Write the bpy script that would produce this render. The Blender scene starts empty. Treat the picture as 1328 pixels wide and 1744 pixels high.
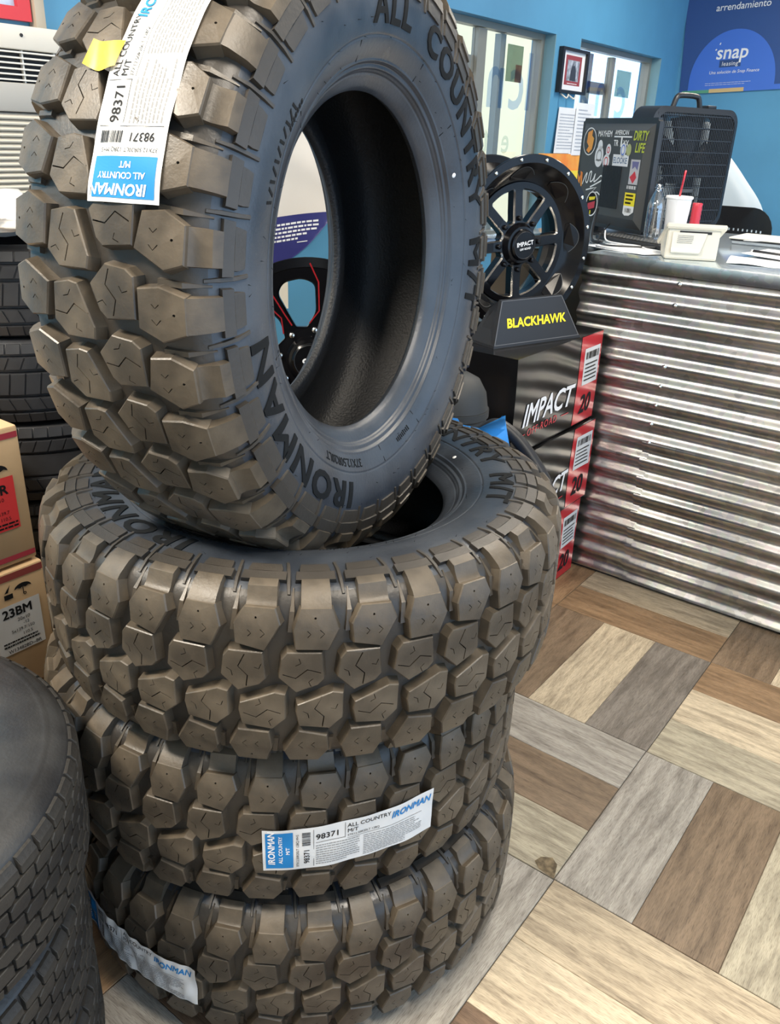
import bpy, bmesh, math, random
from mathutils import Vector, Matrix

random.seed(7)
scene = bpy.context.scene
C = scene.collection
PI = math.pi
R = math.radians

# ------------------------------------------------------------------ camera
F_PX, PITCH, ROLL, YAW, CAM_H = 1406.97, R(24.55), R(2.26), R(36.37), 1.5
fw = Vector((-math.sin(YAW) * math.cos(PITCH), math.cos(YAW) * math.cos(PITCH), -math.sin(PITCH)))
rt = Vector((math.cos(YAW), math.sin(YAW), 0))
up = rt.cross(fw)
c_r = rt * math.cos(ROLL) + up * math.sin(ROLL)
c_u = up * math.cos(ROLL) - rt * math.sin(ROLL)
cam = bpy.data.cameras.new('camera')
cam.sensor_fit = 'HORIZONTAL'
cam.sensor_width = 36
cam.lens = 36 * F_PX / 1328
cam.clip_start = 0.05
cam_o = bpy.data.objects.new('camera', cam)
cam_o.matrix_world = Matrix((
    (c_r.x, c_u.x, -fw.x, 0), (c_r.y, c_u.y, -fw.y, 0), (c_r.z, c_u.z, -fw.z, CAM_H), (0, 0, 0, 1)))
C.objects.link(cam_o)
scene.camera = cam_o

# ------------------------------------------------------------------ daylight, lamps, exposure
world = bpy.data.worlds.new('world')
scene.world = world
world.use_nodes = True
bg = world.node_tree.nodes['Background']
bg.inputs[0].default_value = (0.50, 0.72, 1.0, 1)
bg.inputs[1].default_value = 2.5

def area_light(name, loc, rot, sx, sy, power, col):
    l = bpy.data.lights.new(name, 'AREA')
    l.shape = 'RECTANGLE'
    l.size, l.size_y, l.energy, l.color = sx, sy, power, col
    o = bpy.data.objects.new(name, l)
    o.location = loc
    o.rotation_euler = rot
    C.objects.link(o)
    return o

sun = bpy.data.lights.new('sun', 'SUN')
sun.energy, sun.angle, sun.color = 2.6, R(1), (1.0, .90, .74)
sun_o = bpy.data.objects.new('sun', sun)
sun_o.rotation_euler = (0, R(32), R(12))          # high sun over the street side (+X)
C.objects.link(sun_o)

# long ceiling lamps of the shop (their housings are built with the ceiling)
CEIL_LAMPS = [((-1.55, -0.55, 2.93), 1.25, 0.32), ((0.35, 0.7, 2.93), 1.25, 0.32),
              ((-0.5, 3.0, 2.93), 1.25, 0.32), ((-1.2, 5.4, 2.93), 1.25, 0.32)]
LAMP_W = [142, 60, 56, 44]
for (p, sx, sy), w in zip(CEIL_LAMPS, LAMP_W):
    area_light('ceiling_lamp', p, (0, 0, 0), sx, sy, w, (1.0, 0.90, 0.76))

scene.view_settings.view_transform = 'Standard'
scene.view_settings.look = 'None'
scene.view_settings.exposure = 0.0
scene.view_settings.gamma = 1.0
scene.view_settings.use_curve_mapping = False

# ------------------------------------------------------------------ helpers
def tag(o, label=None, cat=None, group=None, kind=None):
    if label: o['label'] = label
    if cat: o['category'] = cat
    if group: o['group'] = group
    if kind: o['kind'] = kind
    return o

def link(name, me, parent=None, M=None):
    o = bpy.data.objects.new(name, me)
    C.objects.link(o)
    if parent is not None: o.parent = parent
    if M is not None: o.matrix_local = M
    return o

def empty(name, loc=(0, 0, 0), rz=0, label=None, cat=None, group=None):
    o = bpy.data.objects.new(name, None)
    o.empty_display_size = .05
    o.location = loc
    o.rotation_euler = (0, 0, rz)
    C.objects.link(o)
    return tag(o, label, cat, group)

def mesh(name, vs, fs, m=None, smooth=False, mi=None):
    me = bpy.data.meshes.new(name)
    me.from_pydata([tuple(v) for v in vs], [], fs)
    for x in (m if isinstance(m, (list, tuple)) else [m]):
        if x is not None: me.materials.append(x)
    if mi: me.polygons.foreach_set('material_index', mi)
    me.update()
    if smooth: me.polygons.foreach_set('use_smooth', [True] * len(me.polygons))
    return me

def bm_mesh(name, bm, m=None, smooth=False, fix=True):
    me = bpy.data.meshes.new(name)
    if fix: bmesh.ops.recalc_face_normals(bm, faces=bm.faces)
    bm.to_mesh(me); bm.free()
    for x in (m if isinstance(m, (list, tuple)) else [m]):
        if x is not None: me.materials.append(x)
    if smooth: me.polygons.foreach_set('use_smooth', [True] * len(me.polygons))
    return me

def smooth_by_angle(me, deg=35):
    me.polygons.foreach_set('use_smooth', [True] * len(me.polygons))
    b = bmesh.new(); b.from_mesh(me)
    for e in b.edges:
        if len(e.link_faces) == 2 and e.calc_face_angle(0) > R(deg): e.smooth = False
    b.to_mesh(me); b.free()
    return me

def add_box(bm, x0, x1, y0, y1, z0, z1, M=None):
    v = [Vector((x, y, z)) for x in (x0, x1) for y in (y0, y1) for z in (z0, z1)]
    if M: v = [M @ p for p in v]
    b = [bm.verts.new(p) for p in v]
    for f in ((0, 1, 3, 2), (4, 6, 7, 5), (0, 4, 5, 1), (2, 3, 7, 6), (0, 2, 6, 4), (1, 5, 7, 3)):
        bm.faces.new([b[i] for i in f])

def box_me(name, x0, x1, y0, y1, z0, z1, m, bev=0.0, seg=2):
    bm = bmesh.new()
    add_box(bm, x0, x1, y0, y1, z0, z1)
    if bev:
        bmesh.ops.bevel(bm, geom=list(bm.edges), offset=bev, segments=seg, affect='EDGES', profile=.5)
    me = bm_mesh(name, bm, m)
    return smooth_by_angle(me, 40) if bev else me

def tube_me(name, pts, rad, m, n=10, closed=False):
    vs, fs = [], []
    pts = [Vector(p) for p in pts]
    k = len(pts)
    prev = None
    for i, p in enumerate(pts):
        a = pts[(i - 1) % k] if (i or closed) else p
        b = pts[(i + 1) % k] if (i < k - 1 or closed) else p
        d = (b - a).normalized()
        if prev is None:
            x = d.orthogonal().normalized()
        else:
            x = (prev - d * prev.dot(d)).normalized()
        prev = x
        y = d.cross(x)
        rr = rad[i] if isinstance(rad, (list, tuple)) else rad
        for j in range(n):
            t = 2 * PI * j / n
            vs.append(p + x * rr * math.cos(t) + y * rr * math.sin(t))
    for i in range(k if closed else k - 1):
        for j in range(n):
            a, b = i * n, ((i + 1) % k) * n
            fs.append((a + j, a + (j + 1) % n, b + (j + 1) % n, b + j))
    if not closed:
        fs.append(tuple(range(n))[::-1]); fs.append(tuple((k - 1) * n + j for j in range(n)))
    return mesh(name, vs, fs, m, True)

def spline(pts, n=8):
    pts = [Vector(p) for p in pts]
    out = []
    for i in range(len(pts) - 1):
        p0, p1, p2 = pts[max(i - 1, 0)], pts[i], pts[i + 1]
        p3 = pts[min(i + 2, len(pts) - 1)]
        for j in range(n):
            t = j / n
            out.append(.5 * ((2 * p1) + (p2 - p0) * t + (2 * p0 - 5 * p1 + 4 * p2 - p3) * t * t + (3 * p1 - p0 - 3 * p2 + p3) * t ** 3))
    out.append(pts[-1])
    return out

def revolve_me(name, prof, m, n=96, smooth=True, closed=False, deg=None):
    """prof: list of (r, z)"""
    vs, fs = [], []
    k = len(prof)
    for j in range(n):
        t = 2 * PI * j / n
        c, s = math.cos(t), math.sin(t)
        for r, z in prof: vs.append((r * c, r * s, z))
    for j in range(n):
        a, b = j * k, ((j + 1) % n) * k
        for i in range(k if closed else k - 1):
            i2 = (i + 1) % k
            fs.append((a + i, b + i, b + i2, a + i2))
    me = mesh(name, vs, fs, m, smooth)
    bm = bmesh.new(); bm.from_mesh(me)
    bmesh.ops.remove_doubles(bm, verts=bm.verts, dist=1e-6)
    bmesh.ops.recalc_face_normals(bm, faces=bm.faces)
    bm.to_mesh(me); bm.free()
    if deg: smooth_by_angle(me, deg)
    return me

def fill2d(loops):
    """triangulate a polygon with holes; returns triangles indexing the concatenated loops"""
    bm = bmesh.new()
    idx = 0
    es = []
    for L in loops:
        v = [bm.verts.new((p[0], p[1], 0)) for p in L]
        for a in v:
            pass
        es += [bm.edges.new((v[i], v[(i + 1) % len(v)])) for i in range(len(v))]
    bm.verts.index_update()
    bmesh.ops.triangle_fill(bm, use_beauty=True, use_dissolve=False, edges=es, normal=(0, 0, 1))
    tris = [tuple(v.index for v in f.verts) for f in bm.faces]
    bm.free()
    return tris

def slit(path, w):
    """thin closed loop around an open zigzag path"""
    p = [Vector((a[0], a[1])) for a in path]
    L, Rr = [], []
    for i in range(len(p)):
        d = (p[min(i + 1, len(p) - 1)] - p[max(i - 1, 0)]).normalized()
        nrm = Vector((-d.y, d.x)) * w / 2
        L.append(p[i] + nrm); Rr.append(p[i] - nrm)
    return [tuple(v) for v in L + Rr[::-1]]

FONT_CACHE = {}
def embolden(vs, fs, d):
    """push the outline of flat glyphs outwards by d, with short mitres"""
    key = {}
    rep_ = [key.setdefault((round(x, 5), round(y, 5)), i) for i, (x, y) in enumerate(vs)]
    cnt = {}
    for f in fs:
        g = [rep_[i] for i in f]
        ar = sum(vs[g[i]][0] * vs[g[(i + 1) % len(g)]][1] - vs[g[(i + 1) % len(g)]][0] * vs[g[i]][1] for i in range(len(g)))
        if ar < 0: g = g[::-1]
        for a, b in zip(g, g[1:] + g[:1]):
            if a != b: cnt[(a, b)] = cnt.get((a, b), 0) + 1
    nrm = {}
    for (a, b) in cnt:
        if (b, a) in cnt: continue
        dx, dy = vs[b][0] - vs[a][0], vs[b][1] - vs[a][1]
        l = math.hypot(dx, dy)
        if l < 1e-7: continue
        for k in (a, b): nrm.setdefault(k, []).append((dy / l, -dx / l))
    out = []
    for i, (x, y) in enumerate(vs):
        n = nrm.get(rep_[i])
        if n:
            sx, sy = sum(p[0] for p in n), sum(p[1] for p in n)
            l = math.hypot(sx, sy)
            if l > 1e-6:
                m = min(len(n) / l, 1.35)
                x, y = x + d * m * sx / l, y + d * m * sy / l
        out.append((x, y))
    return out
def text_geo(s, size=1.0, bold=0.0, shear=0.0, align='LEFT', spacing=1.0, res=3):
    """flat text mesh data: verts (x, y), faces"""
    key = (s, bold, shear, align, spacing, res)
    if key not in FONT_CACHE:
        cu = bpy.data.curves.new('text', 'FONT')
        cu.body = s; cu.size = 1.0; cu.shear = shear
        cu.align_x = align; cu.space_character = spacing; cu.resolution_u = res
        cu.fill_mode = 'FRONT'
        o = bpy.data.objects.new('text', cu)
        C.objects.link(o)
        dg = bpy.context.evaluated_depsgraph_get()
        me = bpy.data.meshes.new_from_object(o.evaluated_get(dg))
        vs = [(v.co.x, v.co.y) for v in me.vertices]
        fs = [tuple(p.vertices) for p in me.polygons]
        bpy.data.objects.remove(o); bpy.data.curves.remove(cu); bpy.data.meshes.remove(me)
        FONT_CACHE[key] = (embolden(vs, fs, bold), fs) if bold else (vs, fs)
    vs, fs = FONT_CACHE[key]
    return [(x * size, y * size) for x, y in vs], fs

class Print:
    """collects flat print (text, bars) in label coordinates, one mesh per material"""
    def __init__(s): s.v, s.f = [], []
    def text(s, t, x, y, size, rot=0, bold=0.0, shear=0.0, align='LEFT', spacing=1.0, sx=1.0):
        vs, fs = text_geo(t, size, bold, shear, align, spacing)
        c, n = math.cos(rot), math.sin(rot)
        o = len(s.v)
        s.v += [(x + a * sx * c - b * n, y + a * sx * n + b * c) for a, b in vs]
        s.f += [tuple(i + o for i in f) for f in fs]
        return s
    def rect(s, x0, x1, y0, y1, n=1):
        for i in range(n):
            a, b = x0 + (x1 - x0) * i / n, x0 + (x1 - x0) * (i + 1) / n
            o = len(s.v)
            s.v += [(a, y0), (b, y0), (b, y1), (a, y1)]
            s.f.append((o, o + 1, o + 2, o + 3))
        return s
    def poly(s, pts):
        o = len(s.v)
        s.v += list(pts); s.f.append(tuple(range(o, o + len(pts))))
        return s
    def ring(s, cx, cy, rx, ry, w, n=28):
        o = len(s.v)
        for i in range(n):
            t = 2 * PI * i / n
            s.v += [(cx + rx * math.cos(t), cy + ry * math.sin(t)), (cx + (rx - w) * math.cos(t), cy + (ry - w) * math.sin(t))]
        for i in range(n):
            a, b = o + 2 * i, o + 2 * ((i + 1) % n)
            s.f.append((a, a + 1, b + 1, b))
        return s
    def disc(s, cx, cy, rx, ry, n=24):
        return s.poly([(cx + rx * math.cos(2 * PI * i / n), cy + ry * math.sin(2 * PI * i / n)) for i in range(n)])
    def bars(s, x0, x1, y0, y1, n=16, vert=True):
        rg = random.Random(n * 31 + 5)
        p = (x0 if vert else y0)
        end = (x1 if vert else y1)
        step = (end - p) / n
        for i in range(n):
            w = step * rg.uniform(.25, .7)
            if vert: s.rect(p, p + w, y0, y1)
            else: s.rect(x0, x1, p, p + w)
            p += step
        return s
    def lines(s, x0, x1, y0, y1, n, th=.45, seed=1):
        rg = random.Random(seed)
        st = (y1 - y0) / n
        for i in range(n):
            y = y1 - st * (i + .5)
            x = x0
            e = x1 - (x1 - x0) * rg.choice([0, 0, .05, .12, .3])
            while x < e:
                w = (x1 - x0) * rg.uniform(.03, .10)
                s.rect(x, min(x + w, e), y - st * th / 2, y + st * th / 2)
                x += w + (x1 - x0) * .012
        return s
    def build(s, name, m, fn, parent=None, M=None):
        me = mesh(name, [fn(x, y) for x, y in s.v], s.f, m)
        return link(name, me, parent, M)

def flat(M, h=0.0):
    return lambda x, y: M @ Vector((x, y, h))

def frame(o, xdir, ydir):
    """matrix whose local x, y run along xdir, ydir, local z outwards"""
    x = Vector(xdir).normalized(); z = x.cross(Vector(ydir)).normalized(); y = z.cross(x)
    return Matrix(((x.x, y.x, z.x, o[0]), (x.y, y.y, z.y, o[1]), (x.z, y.z, z.z, o[2]), (0, 0, 0, 1)))

# ------------------------------------------------------------------ materials
def new_mat(name):
    m = bpy.data.materials.new(name); m.use_nodes = True
    return m, m.node_tree.nodes, m.node_tree.links, m.node_tree.nodes['Principled BSDF']

def mat(name, col, rough=.5, metal=0.0, spec=.5, noise=0.0, nscale=8.0, bump=0.0, bscale=60.0, coat=0.0, col2=None, alpha=None, rnoise=0.0, stretch=None):
    m, n, l, b = new_mat(name)
    b.inputs['Base Color'].default_value = (*col, 1)
    b.inputs['Roughness'].default_value = rough
    b.inputs['Metallic'].default_value = metal
    b.inputs['Specular IOR Level'].default_value = spec
    if coat: b.inputs['Coat Weight'].default_value = coat; b.inputs['Coat Roughness'].default_value = .08
    tc = n.new('ShaderNodeTexCoord')
    src = tc.outputs['Object']
    if stretch:
        mp = n.new('ShaderNodeMapping'); mp.inputs['Scale'].default_value = stretch
        l.new(src, mp.inputs[0]); src = mp.outputs[0]
    if noise or col2 or rnoise:
        t = n.new('ShaderNodeTexNoise'); t.inputs['Scale'].default_value = nscale; t.inputs['Detail'].default_value = 5
        l.new(src, t.inputs['Vector'])
        cr = n.new('ShaderNodeValToRGB')
        c2 = col2 or tuple(min(1, c * (1 + noise)) for c in col)
        c1 = col if col2 else tuple(c * (1 - noise) for c in col)
        cr.color_ramp.elements[0].color = (*c1, 1); cr.color_ramp.elements[0].position = .35
        cr.color_ramp.elements[1].color = (*c2, 1); cr.color_ramp.elements[1].position = .68
        l.new(t.outputs[0], cr.inputs[0]); l.new(cr.outputs[0], b.inputs['Base Color'])
        if rnoise:
            mr = n.new('ShaderNodeMapRange')
            mr.inputs[1].default_value = .3; mr.inputs[2].default_value = .7
            mr.inputs[3].default_value = max(.02, rough - rnoise); mr.inputs[4].default_value = min(1, rough + rnoise)
            l.new(t.outputs[0], mr.inputs[0]); l.new(mr.outputs[0], b.inputs['Roughness'])
    if bump:
        t2 = n.new('ShaderNodeTexNoise'); t2.inputs['Scale'].default_value = bscale; t2.inputs['Detail'].default_value = 4
        l.new(src, t2.inputs['Vector'])
        bp = n.new('ShaderNodeBump'); bp.inputs['Strength'].default_value = bump; bp.inputs['Distance'].default_value = .004
        l.new(t2.outputs[0], bp.inputs['Height']); l.new(bp.outputs[0], b.inputs['Normal'])
    return m

M_TREAD = mat('tread_rubber', (.050, .041, .031), .40, spec=.42, col2=(.122, .097, .068), nscale=16, bump=.09, bscale=260, rnoise=.10)
M_CARC = mat('sidewall_rubber', (.024, .029, .038), .36, spec=.6, col2=(.050, .059, .073), nscale=9, bump=.10, bscale=160, rnoise=.10)  # waxy bluish rubber, with some of the blue sky sheen put into the colour
M_GROOVE = mat('groove_rubber', (.026, .023, .020), .42, spec=.5, col2=(.050, .043, .035), nscale=9, bump=.12, bscale=160)
M_LETTER = mat('letter_rubber', (.009, .010, .011), .75, spec=.15)
M_LINER = mat('liner_rubber', (.012, .013, .015), .5, spec=.4, bump=.4, bscale=220)
M_OLDRUB = mat('truck_rubber', (.020, .020, .021), .40, spec=.5, col2=(.034, .034, .034), nscale=14, bump=.15, bscale=200, rnoise=.1)
M_OLDTREAD = mat('truck_tread_rubber', (.018, .017, .016), .55, spec=.35, col2=(.040, .036, .030), nscale=18, bump=.2, bscale=200)
M_BGRUB = mat('road_rubber', (.022, .023, .026), .5, spec=.45, noise=.3, nscale=12)
M_PAPER = mat('label_paper', (.68, .68, .67), .6, spec=.2, noise=.04, nscale=10)
M_BLUEP = mat('print_blue', (.02, .21, .52), .6, spec=.2)
M_BLACKP = mat('print_black', (.012, .012, .013), .7, spec=.2)
M_GREYP = mat('print_grey', (.26, .26, .26), .7, spec=.2)
M_WHITEP = mat('print_white', (.85, .85, .85), .5)
M_REDP = mat('print_red', (.62, .03, .045), .4)
M_YELLOWP = mat('print_yellow', (.9, .75, .02), .5)
M_YTAG = mat('yellow_tag', (.85, .60, .03), .4)
M_GLOSSBLK = mat('gloss_black_paint', (.004, .004, .005), .16, spec=.28)
M_SATINBLK = mat('satin_black', (.014, .014, .016), .42)
M_MILLED = mat('milled_aluminium', (.75, .73, .70), .25, metal=1)
M_CHROME = mat('bolt_chrome', (.82, .82, .80), .2, metal=1)
M_REDLINE = mat('red_milled', (.55, .03, .04), .25, metal=.5)
M_BOXBLK = mat('black_carton', (.008, .008, .009), .14, spec=.42, noise=.3, nscale=6, bump=.03, bscale=14)
M_BOXRED = mat('red_carton', (.50, .018, .03), .18, spec=.6)
M_CARTON = mat('carton_brown', (.62, .42, .23), .75, noise=.10, nscale=7, bump=.08, bscale=90)
M_CARTON_IN = mat('carton_edge', (.55, .40, .24), .8)
M_FLAPTOP = mat('dusty_black_carton', (.05, .045, .04), .5, noise=.4, nscale=9)
M_WALL = mat('blue_wall', (.09, .30, .49), .6, noise=.06, nscale=2.2, bump=.06, bscale=40)
M_CEIL = mat('ceiling_paint', (.72, .70, .66), .9)
M_CREAM = mat('shop_wall_cream', (.72, .66, .55), .85, noise=.05, nscale=1.5)
M_FRAME_ALU = mat('window_aluminium', (.30, .29, .25), .4, metal=.3)
M_REVEAL = mat('window_reveal_paint', (.20, .36, .42), .6)
M_BANNER = mat('banner_navy', (.035, .085, .26), .35)
M_BANNERB = mat('banner_blue', (.06, .17, .62), .35)
M_WHITEPL = mat('white_plastic', (.78, .76, .70), .4)
M_AC = mat('ac_cream', (.75, .71, .62), .45)
M_ACGREY = mat('ac_panel_grey', (.42, .41, .38), .5)
M_DARK = mat('dark_inside', (.02, .022, .025), .7)
M_BLKPL = mat('black_plastic', (.018, .019, .022), .38, bump=.03, bscale=300)
M_GREYPL = mat('grey_plastic', (.055, .058, .06), .5)
M_FOAM = mat('foam_cup', (.85, .85, .86), .6)
M_REDPL = mat('red_plastic', (.50, .03, .05), .35)
M_WPAPER = mat('white_paper', (.80, .81, .83), .6, noise=.03, nscale=8)
M_ORANGE = mat('orange_print', (.85, .25, .04), .5, col2=(.9, .45, .08), nscale=9)
M_YELLOW = mat('yellow_print', (.9, .68, .05), .5)
M_TOP = mat('counter_top_sheet', (.58, .66, .72), .16, metal=.75, noise=.08, nscale=5, bump=.03, bscale=12)
M_BLUEBAG = mat('blue_plastic_film', (.03, .22, .62), .28)
M_EXT = mat('exterior_stucco', (.78, .64, .38), .9, noise=.04, nscale=1.2)
M_PAVE = mat('pavement', (.45, .43, .40), .9, noise=.1, nscale=3)
M_DECAL = None
M_PICW = mat('picture_mat', (.80, .80, .82), .5)
M_PICR = mat('picture_red', (.30, .05, .06), .5)
M_PICG = mat('picture_grey', (.33, .36, .42), .5, noise=.5, nscale=30)
M_FIG = mat('picture_dark', (.04, .045, .06), .5)

def make_galv():
    m, n, l, b = new_mat('galvanised_steel')
    b.inputs['Metallic'].default_value = 1
    tc = n.new('ShaderNodeTexCoord')
    v = n.new('ShaderNodeTexVoronoi'); v.inputs['Scale'].default_value = 45
    t = n.new('ShaderNodeTexNoise'); t.inputs['Scale'].default_value = 5; t.inputs['Detail'].default_value = 6
    mp = n.new('ShaderNodeMapping'); mp.inputs['Scale'].default_value = (.7, 1, 4)
    l.new(tc.outputs['Object'], v.inputs['Vector'])
    l.new(tc.outputs['Object'], mp.inputs[0]); l.new(mp.outputs[0], t.inputs['Vector'])
    cr = n.new('ShaderNodeValToRGB')
    cr.color_ramp.elements[0].color = (.36, .34, .30, 1); cr.color_ramp.elements[0].position = .3
    cr.color_ramp.elements[1].color = (.66, .62, .55, 1); cr.color_ramp.elements[1].position = .7
    mx = n.new('ShaderNodeMix'); mx.data_type = 'RGBA'; mx.inputs[0].default_value = .22
    l.new(t.outputs[0], cr.inputs[0])
    l.new(cr.outputs[0], mx.inputs[6]); l.new(v.outputs['Color'], mx.inputs[7])
    hs = n.new('ShaderNodeHueSaturation'); hs.inputs['Saturation'].default_value = .25
    l.new(mx.outputs[2], hs.inputs['Color']); l.new(hs.outputs[0], b.inputs['Base Color'])
    mr = n.new('ShaderNodeMapRange'); mr.inputs[3].default_value = .24; mr.inputs[4].default_value = .42
    l.new(t.outputs[0], mr.inputs[0]); l.new(mr.outputs[0], b.inputs['Roughness'])
    return m
M_GALV = make_galv()

def make_wood():
    m, n, l, b = new_mat('wood_look_plank')
    oi = n.new('ShaderNodeObjectInfo')
    tc = n.new('ShaderNodeTexCoord')
    mp = n.new('ShaderNodeMapping'); mp.inputs['Scale'].default_value = (3.0, 22, 1)
    add = n.new('ShaderNodeVectorMath'); add.operation = 'ADD'
    sc = n.new('ShaderNodeVectorMath'); sc.operation = 'SCALE'; sc.inputs[3].default_value = 37
    cmb = n.new('ShaderNodeCombineXYZ')
    for i in range(3): l.new(oi.outputs['Random'], cmb.inputs[i])
    l.new(cmb.outputs[0], sc.inputs[0])
    l.new(tc.outputs['Object'], mp.inputs[0]); l.new(mp.outputs[0], add.inputs[0]); l.new(sc.outputs[0], add.inputs[1])
    t = n.new('ShaderNodeTexNoise'); t.inputs['Scale'].default_value = 2.2; t.inputs['Detail'].default_value = 9; t.inputs['Roughness'].default_value = .62; t.inputs['Distortion'].default_value = .35
    l.new(add.outputs[0], t.inputs['Vector'])
    t3 = n.new('ShaderNodeTexNoise'); t3.inputs['Scale'].default_value = 11; t3.inputs['Detail'].default_value = 5
    mp3 = n.new('ShaderNodeMapping'); mp3.inputs['Scale'].default_value = (1.6, 4.5, 1)
    l.new(add.outputs[0], mp3.inputs[0]); l.new(mp3.outputs[0], t3.inputs['Vector'])
    cr = n.new('ShaderNodeValToRGB')
    cr.color_ramp.elements[0].color = (.40, .37, .34, 1); cr.color_ramp.elements[0].position = .26
    cr.color_ramp.elements[1].color = (1.12, 1.10, 1.06, 1); cr.color_ramp.elements[1].position = .60
    l.new(t.outputs[0], cr.inputs[0])
    cr3 = n.new('ShaderNodeValToRGB')
    cr3.color_ramp.elements[0].color = (.52, .50, .48, 1); cr3.color_ramp.elements[0].position = .36
    cr3.color_ramp.elements[1].color = (1.05, 1.05, 1.05, 1); cr3.color_ramp.elements[1].position = .5
    l.new(t3.outputs[0], cr3.inputs[0])
    mx = n.new('ShaderNodeMix'); mx.data_type = 'RGBA'; mx.blend_type = 'MULTIPLY'; mx.inputs[0].default_value = .9
    mx2 = n.new('ShaderNodeMix'); mx2.data_type = 'RGBA'; mx2.blend_type = 'MULTIPLY'; mx2.inputs[0].default_value = .8
    l.new(oi.outputs['Color'], mx.inputs[6]); l.new(cr.outputs[0], mx.inputs[7])
    l.new(mx.outputs[2], mx2.inputs[6]); l.new(cr3.outputs[0], mx2.inputs[7])
    l.new(mx2.outputs[2], b.inputs['Base Color'])
    b.inputs['Roughness'].default_value = .38
    b.inputs['Specular IOR Level'].default_value = .4
    bp = n.new('ShaderNodeBump'); bp.inputs['Strength'].default_value = .25; bp.inputs['Distance'].default_value = .002
    l.new(t3.outputs[0], bp.inputs['Height']); l.new(bp.outputs[0], b.inputs['Normal'])
    return m
M_WOOD = make_wood()

def make_glass(name='window_glass', tint=(.98, .99, 1), a=.10):
    m, n, l, b = new_mat(name)
    out = n['Material Output']
    tr = n.new('ShaderNodeBsdfTransparent'); tr.inputs[0].default_value = (*tint, 1)
    gl = n.new('ShaderNodeBsdfGlossy'); gl.inputs['Roughness'].default_value = .03
    mx = n.new('ShaderNodeMixShader'); mx.inputs[0].default_value = a
    l.new(tr.outputs[0], mx.inputs[1]); l.new(gl.outputs[0], mx.inputs[2]); l.new(mx.outputs[0], out.inputs[0])
    return m
M_GLASS = make_glass()
M_DECAL = make_glass('window_vinyl', (.55, .64, .84), .04)
M_BOTTLE = make_glass('clear_bottle', (.93, .95, .97), .22)

# ------------------------------------------------------------------ the room
WX, WY = -2.6, 7.03          # window wall, banner wall
TILE, TX0, TY0 = 0.5465, -0.477, 1.866
G = .0016

# floor slab (grout) + wood-look planks, three to a square, squares laid basket-wise
fl = link('floor', box_me('floor', WX, 3.2, -3.0, WY, -.1, -.003, mat('grout', (.07, .06, .05), .9)))
tag(fl, kind='structure')
pl_me = {}
def plank_mesh(full):
    k = 'plank'
    if k not in pl_me:
        L, Wd = TILE / 2 - G, TILE / 6 - .0004
        bm = bmesh.new(); add_box(bm, -L, L, -Wd, Wd, -.012, 0)
        es = [e for e in bm.edges if all(v.co.z > -.001 for v in e.verts)]
        bmesh.ops.bevel(bm, geom=es, offset=.0012, segments=1, affect='EDGES')
        pl_me[k] = bm_mesh('plank', bm, M_WOOD)
    return pl_me[k]
PAL = dict(tan=(.63, .52, .37), light=(.70, .59, .43), grey=(.46, .43, .385), brown=(.27, .195, .13), green=(.50, .45, .34),
           dgrey=(.27, .24, .21), dbrown=(.20, .13, .085), rust=(.36, .235, .135))
# (column, row): colours of the three planks, from low X (or low Y) to high
KNOWN = {(-1, 0): ('brown', 'light', 'dgrey'), (0, 0): ('green', 'light', 'rust'), (-1, -1): ('green', 'brown', 'grey'),
         (0, -1): ('grey', 'brown', 'green'), (-1, -2): ('dgrey', 'brown', 'grey'), (0, -2): ('dbrown', 'light', 'tan'),
         (-1, 1): ('rust', 'tan', 'tan'), (0, 1): ('brown', 'light', 'tan'), (-2, -2): ('tan', 'dgrey', 'brown'),
         (1, -1): ('tan', 'brown', 'grey'), (1, 0): ('tan', 'brown', 'light'), (1, -2): ('grey', 'light', 'tan')}
far = []
rg = random.Random(3)
for i in range(-4, 7):
    for j in range(-9, 10):
        x0, y0 = TX0 + i * TILE, TY0 + j * TILE
        if x0 + TILE < WX or x0 > 3.2 or y0 > WY - .2 or y0 < -3: continue
        along_y = (i + j) % 2 == 1          # (-1,0) runs along Y
        cols = KNOWN.get((i, j)) or [rg.choice(list(PAL)) for _ in range(3)]
        near = -2.2 < x0 + TILE / 2 < 1.2 and -.3 < y0 + TILE / 2 < 3.1
        for k in range(3):
            if along_y: cx, cy, rz = x0 + TILE * (k + .5) / 3, y0 + TILE / 2, PI / 2
            else: cx, cy, rz = x0 + TILE / 2, y0 + TILE * (k + .5) / 3, 0
            if rg.random() < .5: rz += PI
            Mx = Matrix.Translation((cx, cy, rg.uniform(-.0005, .0002))) @ Matrix.Rotation(rz, 4, 'Z')
            if near:
                o = link('plank', plank_mesh(1), fl, Mx)
                c = PAL[cols[k]]; f = rg.uniform(.76, .88)
                o.color = (c[0] * f, c[1] * f, c[2] * f, 1)
            else:
                far.append(Mx)
chip = [(0, 0), (-.012, .040), (-.030, .052), (-.052, .038), (-.058, .018), (-.040, .004)]
bm = bmesh.new(); bm.faces.new([bm.verts.new((TX0 + x, TY0 - TILE + y, .0007)) for x, y in chip])
link('chipped_corner', bm_mesh('chipped_corner', bm, mat('chip_brown', (.16, .12, .07), .9, noise=.5, nscale=60)), fl)
vs, fs = [], []
for Mx in far:
    L, Wd = TILE / 2 - G, TILE / 6 - .0004
    o = len(vs)
    for p in ((-L, -Wd, 0), (L, -Wd, 0), (L, Wd, 0), (-L, Wd, 0), (-L, -Wd, -.01), (L, -Wd, -.01), (L, Wd, -.01), (-L, Wd, -.01)):
        vs.append(Mx @ Vector(p))
    fs += [(o, o + 1, o + 2, o + 3), (o, o + 4, o + 5, o + 1), (o + 1, o + 5, o + 6, o + 2), (o + 2, o + 6, o + 7, o + 3), (o + 3, o + 7, o + 4, o)]
o = link('planks_farther_off', mesh('far_planks', vs, fs, M_WOOD), fl)
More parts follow.
